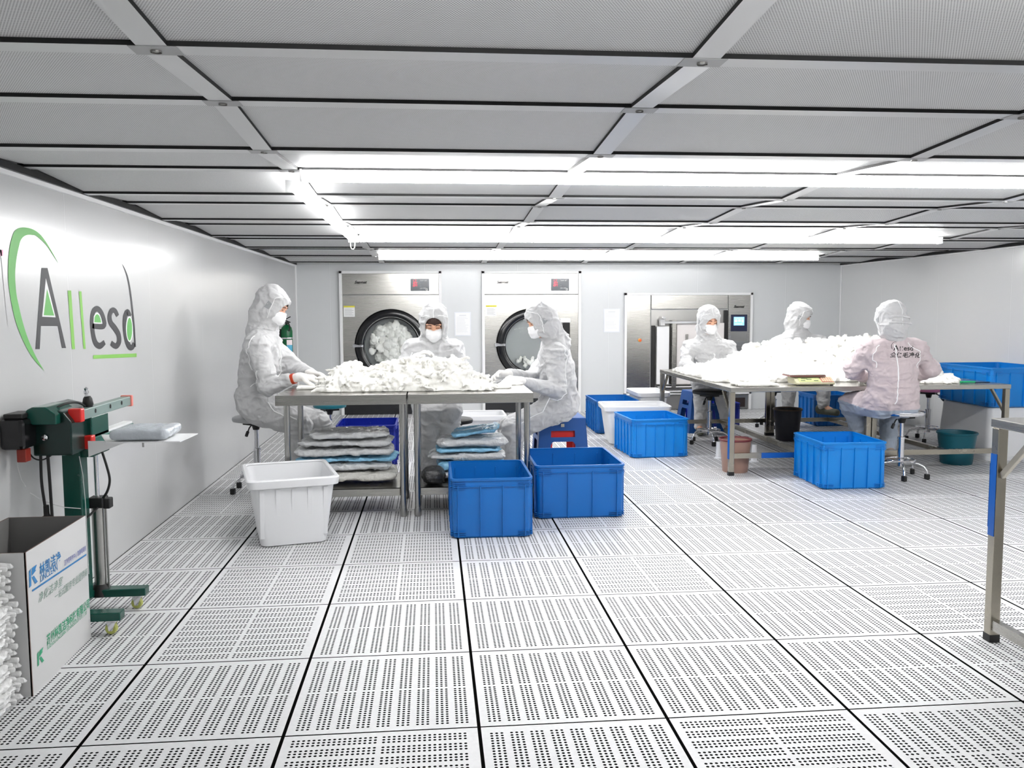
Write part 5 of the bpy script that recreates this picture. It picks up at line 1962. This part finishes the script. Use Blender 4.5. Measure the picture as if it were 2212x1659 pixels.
def flat_cloth(label, c, w, d, t, rz, m=M_CLOTH, seed=1, name='folded_cloth', cat='cloth', n=2):
    """thin folded cloth: layered, slightly wavy sheet"""
    R = random.Random(seed)
    s = SDF((-w / 2 - 0.04, -d / 2 - 0.04, -0.005), (w / 2 + 0.04, d / 2 + 0.04, t + 0.03), 0.006)
    for i in range(n):
        z = t * (i + 0.5) / n
        ox, oy = R.uniform(-.012, .012), R.uniform(-.012, .012)
        for k in range(7):
            y = -d / 2 + d * k / 6
            s.cap((-w / 2 + ox + R.uniform(0, .02), y + oy, z), (w / 2 + ox - R.uniform(0, .02), y + oy, z), max(t / n * 0.6, 0.006), k=0.02)
    s.wrinkle(0.003, (30, 30, 50), seed)
    s.cut((0, 0, 0.0006), (0, 0, -1))
    o = s.mesh(name, m)
    o.location = c
    o.rotation_euler = (0, 0, rz)
    return tag(o, label, cat)


flat_cloth('flat white cloth under the hands of the person closest to the logo wall', (0.285, 3.20, 0.785), 0.24, 0.16, 0.016, 0.15, seed=2)
flat_cloth('flat white cloth before the person on the royal blue stool', (1.475, 3.12, 0.785), 0.22, 0.20, 0.012, -0.1, seed=3)
flat_cloth('white cloth lying near the table end corner at the royal blue stool', (1.60, 3.33, 0.785), 0.13, 0.12, 0.010, 0.3, seed=4)
flat_cloth('white folded sheet at the front corner of the scale table', (3.62, 4.05, 0.69), 0.34, 0.20, 0.022, 0.02, seed=5)
flat_cloth('white cloth drooping near the long edge of the scale table', (3.47, 4.52, 0.69), 0.18, 0.26, 0.014, 0.1, seed=6)


# ================================================================== film packs on the lower shelves
def film_pack(label, c, w, d, t, rz, m, seed, group=None, tilt=(0, 0), tape=None):
    R = random.Random(seed)
    s = SDF((-w / 2 - 0.05, -d / 2 - 0.05, -t), (w / 2 + 0.05, d / 2 + 0.05, t * 1.6), 0.0075)
    for k in range(8):
        y = -d / 2 + 0.02 + (d - 0.04) * k / 7
        r = t * 0.45 * (1 - 0.25 * abs(k - 3.5) / 3.5)
        s.cap((-w / 2 + 0.03, y, 0), (w / 2 - 0.03, y, R.uniform(-0.004, 0.004)), r, k=0.03)
    for e in (-1, 1):      # crimped bag ends
        s.cap((e * (w / 2 - 0.02), -d / 2 + 0.03, 0.0), (e * (w / 2 - 0.02), d / 2 - 0.03, 0), 0.008, k=0.02)
        s.cap((e * w / 2, -d / 2 + 0.02, 0.004), (e * w / 2, d / 2 - 0.02, -0.004), 0.006, k=0.015)
    s.wrinkle(0.009, (9, 20, 24), seed)
    s.wrinkle(0.003, (30, 46, 46), seed + 1)
    o = s.mesh('film_pack', m)
    o.location = c
    o.rotation_euler = (tilt[0], tilt[1], rz)
    tag(o, label, 'pack', group)
    return o


def packs():
    M_GLF = mat('cream cloth in clear film', (0.62, 0.61, 0.57), 0.2, bump=(24, 0.9, 0.02), spec=0.8)
    z = 0.182
    for i, (lab, t, m, dx, dz, w, rz) in enumerate((
            ('cream pack at the bottom of the stack behind the askew white tub', 0.075, M_GLF, 0.0, 0, 0.66, 0.0),
            ('clear film pack with a blue edge, second of the stack behind the askew tub', 0.055, M_FILM, -0.01, 0, 0.60, 0.05),
            ('blue film pack squeezed mid-way in the stack behind the askew tub', 0.030, M_FILMB, 0.02, 0, 0.62, -0.05),
            ('clear film pack with crumpled blue tail in the stack behind the askew tub', 0.06, M_FILM, 0.0, 0, 0.62, 0.03),
            ('pale clear pack, fourth clear one of the stack behind the askew tub', 0.05, M_FILM, 0.01, 0, 0.58, -0.04),
            ('clear film pack topping the stack before the deep blue crate', 0.05, M_FILM, 0.03, 0, 0.50, 0.08))):
        film_pack(lab, (0.49 + dx, 3.13, z + t / 2 + 0.006), w, 0.34, t, rz, m, 40 + i)
        z += t + 0.003
    o = MB()
    R = random.Random(3)
    z = 0.182
    for i, (lab, t, m, dx, w, rz, ti) in enumerate((
            ('white film pack at the bottom behind the end-on blue crate', 0.055, M_FILM, 0.0, 0.58, 0.0, (0, 0)),
            ('pale blue film pack second from the shelf behind the end-on blue crate', 0.06, M_FILMB, 0.02, 0.44, 0.05, (0, 0)),
            ('clear pack in the middle of the stack behind the end-on blue crate', 0.055, M_FILM, -0.01, 0.50, -0.05, (0, 0)),
            ('thin turquoise film pack in the stack behind the end-on blue crate', 0.028, M_FILMB, 0.0, 0.42, 0.02, (0, 0)),
            ('puffy white pack near the top behind the end-on blue crate', 0.065, M_FILM, 0.02, 0.46, 0.03, (0, 0.0)),
            ('light blue pack lying tilted on top behind the end-on blue crate', 0.04, M_FILMB, 0.05, 0.30, -0.1, (0, -0.13)))):
        film_pack(lab, (1.30 + dx, 3.16, z + t / 2 + 0.006 + (0.016 if i == 5 else 0)), w, 0.30, t, rz, m, 60 + i, tilt=ti)
        z += t + 0.002
    b = film_pack('dark grey bag slumped at the table leg behind the end-on blue crate', (1.065, 2.95, 0.237), 0.10, 0.12, 0.10, 0.0, mat('dark grey bag', (0.05, 0.05, 0.052), 0.3, bump=(22, 0.9, 0.02)), 77)


packs()


# ================================================================== things on the far tables
def weighing_scale():
    t = thing('weighing_scale', 'cream and red counting scale at the table edge before the mound', 'scale', (4.09, 4.06, 0.69), math.radians(-3))
    cream = mat('cream scale housing', (0.42, 0.40, 0.26), 0.4)
    W = 0.155
    # wedge housing: sloped front with keys, flat pan on top
    pr = [(-0.09, 0.008), (0.11, 0.008), (0.12, 0.03), (0.12, 0.062), (-0.01, 0.062), (-0.09, 0.022)]
    MB().prism([(-W, y, z) for y, z in pr], (2 * W, 0, 0)).build('housing', cream, bevel=0.006).parent = t
    p = MB().bb(-W - 0.03, W - 0.05, -0.03, 0.16, 0.066, 0.076)
    p.build('weighing_pan', mat('dull red edge', (0.22, 0.09, 0.08), 0.35), bevel=0.004).parent = t
    MB().bb(-W - 0.027, W - 0.053, -0.027, 0.157, 0.077, 0.082).build('pan_sheet', M_STEEL, bevel=0.003).parent = t
    nrm = Vector((0, -0.447, 0.894))
    up = Vector((0, 0.894, 0.447))

    def sl(x, v):
        return Vector((x, -0.09, 0.022)) + up * v + nrm * 0.0012

    def pad(x0, x1, v0, v1, m, name, lift=0.0):
        o = MB().prism([sl(x0, v0), sl(x1, v0), sl(x1, v1), sl(x0, v1)], nrm * (0.0015 + lift)).build(name, m)
        o.parent = t
        return o
    lcd = pad(-0.125, 0.045, 0.012, 0.076, mat('pale green display', (0.45, 0.50, 0.22), 0.3), 'display_panel')
    g = MB()
    for a, b, c in ((-0.11, -0.075, 0.03), (-0.06, -0.02, 0.045), (-0.005, 0.03, 0.028), (-0.10, -0.05, 0.058)):
        g.prism([sl(a, c), sl(b, c), sl(b, c + 0.008), sl(a, c + 0.008)], nrm * 0.003)
    o = g.build('display_marks', mat('dark display marks', (0.06, 0.10, 0.04), 0.4))
    o.parent = lcd
    kp = pad(0.055, 0.148, 0.010, 0.080, mat('red key panel', (0.50, 0.10, 0.08), 0.4), 'key_panel')
    k = MB()
    for i in range(5):
        for j in range(4):
            x, v = 0.060 + i * 0.018, 0.014 + j * 0.016
            k.prism([sl(x, v), sl(x + 0.013, v), sl(x + 0.013, v + 0.011), sl(x, v + 0.011)], nrm * 0.004)
    o = k.build('keys', mat('cream keys', (0.62, 0.52, 0.35), 0.4))
    o.parent = kp
    for x in (-W + 0.02, W - 0.02):
        MB().lathe([(0, 0), (0.012, 0), (0.012, 0.01), (0, 0.01)], (x, -0.07, 0), 12).build('foot', M_BLACK).parent = t


weighing_scale()
# green handled tool on the far table end
tl = thing('hand_tool', 'green-handled tool with black blade on the bare table end', 'tool', (5.40, 4.02, 0.69), 0.05)
MB().tube([(-0.08, 0, 0.010), (-0.02, 0.004, 0.011), (0.05, 0, 0.009)], 0.009, 10, r2=0.007).build('handle', mat('bright green handle', (0.01, 0.42, 0.16), 0.4), smooth=True).parent = tl
MB().box((0.11, 0.003, 0.006), (0.13, 0.028, 0.006)).build('blade', M_BLACKG, bevel=0.002).parent = tl


# ================================================================== carton and white packs at the logo wall
def carton():
    t = thing('carton', 'open white printed carton standing below the logo beside the green machine', 'box', (-0.44, 0.63, 0))
    hgt = 0.497
    A, B = Vector((-0.293, 0.365, 0)), Vector((-0.302, 0.895, 0))     # printed side, near and far end
    x0 = -0.592
    th = 0.005
    kraft = mat('grey brown inner carton', (0.20, 0.195, 0.19), 0.8)
    cw = mat('white printed carton', (0.62, 0.62, 0.615), 0.6)
    edge = mat('brown carton edge', (0.16, 0.10, 0.08), 0.8)

    def wallp(p, q, inward, name):
        i = Vector(inward) * th
        m = MB()
        u = Vector((0, 0, hgt))
        p0, q0 = p + i, q + i
        m.add([p, q, q + u, p + u], [(0, 1, 2, 3)], 0)
        m.add([p0, q0, q0 + u, p0 + u], [(3, 2, 1, 0)], 1)
        m.add([p + u, q + u, q0 + u, p0 + u], [(0, 1, 2, 3)], 2)
        m.add([p, p + u, p0 + u, p0], [(0, 1, 2, 3)], 2)
        m.add([q, q + u, q0 + u, q0], [(3, 2, 1, 0)], 2)
        o = m.build(name, [cw, kraft, edge])
        put(o, t)
        return o
    side = wallp(A, B, (-1, 0, 0), 'printed_side')
    wallp(Vector((x0, 0.365, 0)), A, (0, 1, 0), 'near_side')
    wallp(B, Vector((x0, 0.895, 0)), (0, -1, 0), 'far_side')
    wallp(Vector((x0, 0.895, 0)), Vector((x0, 0.365, 0)), (1, 0, 0), 'wall_side')
    put(MB().bb(x0, -0.305, 0.37, 0.89, 0.002, 0.008).build('bottom', kraft), t)
    # print: on the plane of the printed side
    R = (B - A).normalized()
    U = Vector((0, 0, 1))
    N = R.cross(U)

    def txt(body, size, a, z, m, sx=1.0, shear=0.0, bold=0.0, name='print'):
        o = text_on(body, size, A + R * a + U * z, R, U, m, sx=sx, shear=shear, bold=bold, lift=0.0012, name=name)
        put(o, side)
        return o

    def area(pts, m, name='print'):
        o = MB().poly([tuple(A + R * a + U * z + N * 0.0012) for a, z in pts]).build(name, m)
        put(o, side)
        return o
    # blue line and blue mark
    area([(0.035, 0.352), (0.518, 0.340), (0.518, 0.347), (0.035, 0.359)], M_LBLUE, 'blue_line')

    def mark(a, z, s, m):
        area([(a, z), (a + 0.25 * s, z + 0.05 * s), (a + 0.30 * s, z + 1.0 * s), (a + 0.05 * s, z + 0.90 * s)], m, 'mark')
        area([(a + 0.36 * s, z + 0.55 * s), (a + 0.42 * s, z + 0.98 * s), (a + 1.05 * s, z + 1.0 * s), (a + 0.80 * s, z + 0.75 * s), (a + 0.95 * s, z + 0.72 * s)], m, 'mark')
        area([(a + 0.36 * s, z + 0.48 * s), (a + 0.62 * s, z + 0.50 * s), (a + 1.05 * s, z + 0.02 * s), (a + 0.70 * s, z + 0.0 * s)], m, 'mark')
    mark(0.015, 0.372, 0.062, M_LBLUE)
    txt('林凯洁净', 0.048, 0.098, 0.388, M_LBLUE, sx=0.95, bold=0.0008)
    txt('LINCLEAN', 0.030, 0.100, 0.365, M_LBLUE, sx=1.05, bold=0.0003)
    txt('洁净室耗材中心 防静电耗材', 0.024, 0.305, 0.362, mat('violet blue lettering', (0.06, 0.09, 0.42), 0.5), sx=0.72)
    gg = mat('grey green lettering', (0.22, 0.34, 0.28), 0.5)
    txt('净化洁净室', 0.036, 0.075, 0.300, gg, sx=1.15, shear=0.3)
    txt('一站式服务专业提供商', 0.034, 0.205, 0.262, gg, sx=0.92, shear=0.3)
    mark(0.045, 0.085, 0.050, M_LGREEN2)
    txt('苏州林凯洁净科技有限公司', 0.042, 0.125, 0.130, M_LGREEN2, sx=0.80, bold=0.0006)
    txt('SUZHOU LINCLEAN TECHNOLOGY CO., LTD', 0.018, 0.127, 0.112, M_LGREEN2, sx=1.0)


carton()


def pack_stack():
    """pillow packs piled in front of the carton"""
    s = SDF((-0.16, -0.20, -0.03), (0.16, 0.20, 0.04), 0.006)
    for k in range(9):
        y = -0.165 + 0.33 * k / 8
        s.cap((-0.115, y, 0), (0.115, y, 0), 0.010, k=0.02)
    s.ell((0, 0, 0), (0.125, 0.17, 0.014), k=0.02)
    s.wrinkle(0.0045, (16, 10, 60), 5)
    s.wrinkle(0.0025, (40, 22, 70), 8)
    fm = mat('white cloth in thin film', (0.80, 0.80, 0.79), 0.3, bump=(40, 0.8, 0.012), spec=0.7)
    o = s.mesh('cloth_pack', fm)
    G = 'white film packs stacked before the carton'
    ords = ['topmost', 'second', 'third', 'fourth', 'fifth', 'sixth', 'seventh', 'eighth', 'ninth', 'tenth', 'eleventh', 'twelfth', 'thirteenth', 'fourteenth', 'fifteenth', 'sixteenth', 'seventeenth', 'second lowest', 'lowest']
    R = random.Random(12)
    N = 19
    for i in range(N):
        q = o if i == 0 else o.copy()
        if i:
            COL.objects.link(q)
        lean = 0.012 * math.sin(i * 0.7)
        q.location = (-0.437 + lean + R.uniform(-0.008, 0.008), 0.165 + R.uniform(-0.008, 0.008) + 0.012 * math.sin(i * 0.45), 0.020 + i * 0.0245)
        q.rotation_euler = (0, R.uniform(-0.015, 0.015), R.uniform(-0.04, 0.04) + (PI if i % 2 else 0))
        w_ = ords[N - 1 - i]
        lab = ('white film-wrapped cloth pack, %s of the stack before the printed carton' if 'est' in w_ or w_ == 'topmost' else 'white film-wrapped cloth pack, %s from the top before the printed carton') % w_
        tag(q, lab, 'pack', G)


pack_stack()


# ================================================================== foot operated bag sealer
def sealer():
    t = thing('bag_sealer', 'dark green foot-operated bag sealer on casters below the logo', 'machine', (-0.45, 1.15, 0))
    G = M_GREEN
    mint = mat('grey green bar', (0.22, 0.30, 0.28), 0.35)

    def P(m, name, mt, par=t, **k):
        return put(m.build(name, mt, **k), par) if par is t else (lambda o: (setattr(o, 'parent', par), setattr(o, 'matrix_parent_inverse', Matrix.Translation(-Vector(t.location))), o)[2])(m.build(name, mt, **k))
    P(MB().bb(-0.472, -0.398, 1.11, 1.19, 0.07, 0.73), 'column', G, bevel=0.006)
    # base: cross plate and two legs with casters
    P(MB().bb(-0.52, -0.40, 0.90, 1.32, 0.065, 0.095), 'base_plate', G, bevel=0.004)
    for y in (0.93, 1.235):
        lg = P(MB().prism([(-0.50, y - 0.035, 0.062), (-0.19, y - 0.028, 0.062), (-0.19, y + 0.028, 0.062), (-0.50, y + 0.035, 0.062)], (0, 0, 0.034)), 'base_leg', G, bevel=0.004)
        for x in (-0.235, -0.49):
            c = MB().lathe([(0, -0.012), (0.020, -0.012), (0.024, -0.006), (0.024, 0.006), (0.020, 0.012), (0, 0.012)], (x, y, 0.025), 24, ax='Y')
            P(c, 'caster_wheel', mat('yellow green caster', (0.45, 0.48, 0.12), 0.4), smooth=True)
            f = MB().box((x + 0.004, y, 0.056), (0.040, 0.034, 0.006))
            for e in (-1, 1):
                f.prism([(x - 0.012, y + e * 0.0155, 0.054), (x + 0.022, y + e * 0.0155, 0.054), (x + 0.008, y + e * 0.0155, 0.018), (x - 0.006, y + e * 0.0155, 0.018)], (0, e * 0.0015, 0))
            P(f, 'caster_fork', M_CHROME)
    # steel pole and telescoping tube with clamp
    P(MB().tube([(-0.385, 1.24, 0.45), (-0.385, 1.24, 0.78)], 0.0095, 20), 'inner_pole', M_CHROME, smooth=True)
    P(MB().tube([(-0.385, 1.24, 0.09), (-0.385, 1.24, 0.47)], 0.026, 24), 'outer_tube', M_TUBE, smooth=True)
    P(MB().tube([(-0.350, 1.235, 0.09), (-0.350, 1.235, 0.50)], 0.0045, 10), 'guide_rod', M_STEELD, smooth=True)
    cl = MB().bb(-0.415, -0.350, 1.205, 1.275, 0.455, 0.500)
    cl.bb(-0.355, -0.325, 1.215, 1.26, 0.450, 0.495)
    P(cl, 'clamp', M_BLACK, bevel=0.005)
    P(MB().lathe([(0, 0.045), (0.045, 0.045), (0.04, 0.075), (0.028, 0.095), (0, 0.095)], (-0.385, 1.24, 0.02), 20), 'tube_socket', M_BLACK, smooth=True)
    # head housing
    hd = MB().prism([(-0.52, 0.97, 0.725), (-0.37, 0.97, 0.725), (-0.37, 0.97, 0.86), (-0.40, 0.97, 0.90), (-0.50, 0.97, 0.925), (-0.52, 0.97, 0.90)], (0, 0.30, 0))
    P(hd, 'head_housing', mat('near black green enamel', (0.002, 0.022, 0.018), 0.25), bevel=0.006)
    mo = MB().bb(-0.596, -0.505, 0.86, 1.02, 0.765, 0.885)
    P(mo, 'motor', M_BLACKG, bevel=0.016)
    P(MB().bb(-0.585, -0.515, 0.88, 1.0, 0.885, 0.905), 'motor_cap', M_BLACK, bevel=0.004)
    bx = MB().prism([(-0.535, 0.93, 0.885), (-0.52, 0.93, 0.915), (-0.50, 0.93, 0.925), (-0.45, 0.93, 0.925), (-0.41, 0.93, 0.895), (-0.41, 0.93, 0.855), (-0.50, 0.93, 0.855)], (0, 0.20, 0))
    P(bx, 'motor_bracket', G, bevel=0.004)
    P(MB().lathe([(0, 0.0), (0.011, 0), (0.012, 0.008), (0.006, 0.012), (0, 0.012)], (-0.470, 0.968, 0.80), 18, ax='Y'), 'adjusting_knob', M_CHROME, smooth=True)
    P(MB().bb(-0.545, -0.510, 0.885, 0.93, 0.715, 0.766), 'red_component', mat('dark red component', (0.25, 0.02, 0.01), 0.4), bevel=0.003)
    # jaws: upper and lower bar pointing along the wall
    P(MB().bb(-0.392, -0.350, 1.03, 1.60, 0.858, 0.900), 'upper_jaw', mint, bevel=0.003)
    ho = MB()
    for y in (1.17, 1.34, 1.48):
        ho.lathe([(0, 0), (0.007, 0), (0.007, 0.002), (0, 0.002)], (0, 0, 0), 12, ax='X')
        ho.v[-48:] = [(p[0] - 0.3495, p[1] + y, p[2] * 1.3 + 0.882) for p in ho.v[-48:]]
    P(ho, 'bolt_heads', M_BLACK)
    lj = P(MB().bb(-0.388, -0.345, 1.13, 1.615, 0.715, 0.772), 'lower_jaw', mat('mid green enamel', (0.01, 0.13, 0.10), 0.3), bevel=0.003)
    P(MB().bb(-0.392, -0.352, 1.12, 1.615, 0.7725, 0.782), 'sealing_strip', M_WHITE)
    P(MB().bb(-0.396, -0.344, 1.005, 1.045, 0.853, 0.908), 'end_block', M_RED, bevel=0.005)
    P(MB().bb(-0.396, -0.344, 1.598, 1.620, 0.853, 0.905), 'end_block', mat('pale red plastic', (0.75, 0.22, 0.18), 0.4), bevel=0.004)
    P(MB().bb(-0.396, -0.342, 1.095, 1.140, 0.730, 0.785), 'end_block', M_RED, bevel=0.005)
    P(MB().bb(-0.43, -0.352, 1.13, 1.32, 0.69, 0.86), 'jaw_carrier', G, bevel=0.005)
    kn = MB().lathe([(0, 0), (0.018, 0), (0.022, 0.012), (0.018, 0.035), (0.012, 0.045), (0, 0.045)], (-0.375, 1.16, 0.90), 20)
    P(kn, 'pressure_knob', M_BLACK, smooth=True)
    kn = MB().lathe([(0, 0), (0.007, 0), (0.007, 0.012), (0.011, 0.014), (0.011, 0.022), (0.006, 0.026), (0.009, 0.034), (0, 0.04)], (-0.378, 1.155, 0.944), 16)
    P(kn, 'chrome_stud', M_CHROME, smooth=True)
    # tray in front
    P(MB().prism([(-0.240, 0.973, 0.772), (0.050, 0.965, 0.772), (0.062, 1.19, 0.772), (-0.342, 1.20, 0.772)], (0, 0, 0.004)), 'tray', M_WHITE)
    P(MB().prism([(-0.34, 1.05, 0.770), (-0.17, 1.05, 0.770), (-0.34, 1.05, 0.705)], (0, 0.004, 0)), 'tray_gusset', M_WHITE)
    P(MB().tube([(-0.10, 0.985, 0.772), (-0.10, 0.985, 0.752)], 0.004, 8), 'tray_screw', M_STEELD)
    # cables
    for nm, pts, r in (('cable', [(-0.505, 1.0, 0.73), (-0.507, 1.0, 0.62), (-0.50, 1.0, 0.53), (-0.497, 1.0, 0.50)], 0.006),
                       ('cable', [(-0.478, 1.0, 0.73), (-0.475, 1.0, 0.60), (-0.472, 1.0, 0.45), (-0.465, 1.0, 0.30)], 0.0065),
                       ('cable', [(-0.49, 1.0, 0.49), (-0.475, 1.0, 0.46), (-0.45, 1.03, 0.41), (-0.42, 1.09, 0.40), (-0.395, 1.15, 0.43), (-0.37, 1.20, 0.46)], 0.005),
                       ('cable', [(-0.345, 1.20, 0.715), (-0.325, 1.20, 0.64), (-0.315, 1.20, 0.58), (-0.33, 1.21, 0.53), (-0.355, 1.22, 0.495)], 0.0055),
                       ('cable', [(-0.47, 1.0, 0.865), (-0.455, 1.0, 0.90), (-0.42, 1.04, 0.925), (-0.395, 1.10, 0.925), (-0.378, 1.14, 0.905)], 0.0045),
                       ('cable', [(-0.56, 1.0, 0.76), (-0.535, 1.0, 0.715), (-0.50, 1.0, 0.705), (-0.46, 1.0, 0.725)], 0.003)):
        pts = [Vector(p) for p in pts]
        sm = []
        for i in range(len(pts) - 1):
            p0, p1, p2, p3 = pts[max(i - 1, 0)], pts[i], pts[i + 1], pts[min(i + 2, len(pts) - 1)]
            for j in range(6):
                q = j / 6
                sm.append(0.5 * (2 * p1 + (p2 - p0) * q + (2 * p0 - 5 * p1 + 4 * p2 - p3) * q * q + (3 * p1 - p0 - 3 * p2 + p3) * q ** 3))
        sm.append(pts[-1])
        P(MB().tube(sm, r, 8), nm, M_BLACK, smooth=True)
    P(MB().box((-0.494, 1.0, 0.495), (0.018, 0.018, 0.05)).box((-0.494, 1.0, 0.47), (0.032, 0.016, 0.012)), 'cable_switch', M_BLACK, bevel=0.003)
    wire = mat('thin white wire', (0.7, 0.7, 0.7), 0.4)
    P(MB().tube([(-0.57, 0.98, 0.76), (-0.585, 0.98, 0.72), (-0.587, 0.98, 0.68), (-0.575, 0.98, 0.63), (-0.56, 0.98, 0.60)], 0.0016, 6), 'thin_wire', wire)
    P(MB().tube([(-0.545, 0.98, 0.575), (-0.50, 1.0, 0.535), (-0.44, 1.04, 0.50), (-0.40, 1.1, 0.48)], 0.0016, 6), 'thin_wire', wire)
    P(MB().tube([(-0.396, 1.10, 0.70), (-0.385, 1.10, 0.62), (-0.380, 1.10, 0.50), (-0.380, 1.10, 0.20)], 0.0016, 6), 'thin_wire', wire)
    # bag being sealed
    s = SDF((-0.36, 0.96, 0.76), (0.06, 1.24, 0.86), 0.006)
    for k in range(6):
        y = 0.995 + 0.17 * k / 5
        s.cap((-0.212, y, 0.802), (-0.03, y, 0.802), 0.023, k=0.004)
    s.cap((-0.02, 1.0, 0.81), (-0.02, 1.16, 0.815), 0.018, k=0.02)
    s.wrinkle(0.003, (18, 30, 30), 3)
    s.cut((0, 0, 0.7775), (0, 0, -1)).cut((0, 0, 0.824), (0.05, 0, 1))
    bag = s.mesh('wrapped_bag', mat('silvery film bag', (0.52, 0.56, 0.60), 0.2, bump=(16, 0.6, 0.02), spec=0.8), loc=(-0.18, 1.08, 0.778))
    tag(bag, 'silvery film-wrapped block lying on the white tray of the sealer', 'bag')


sealer()
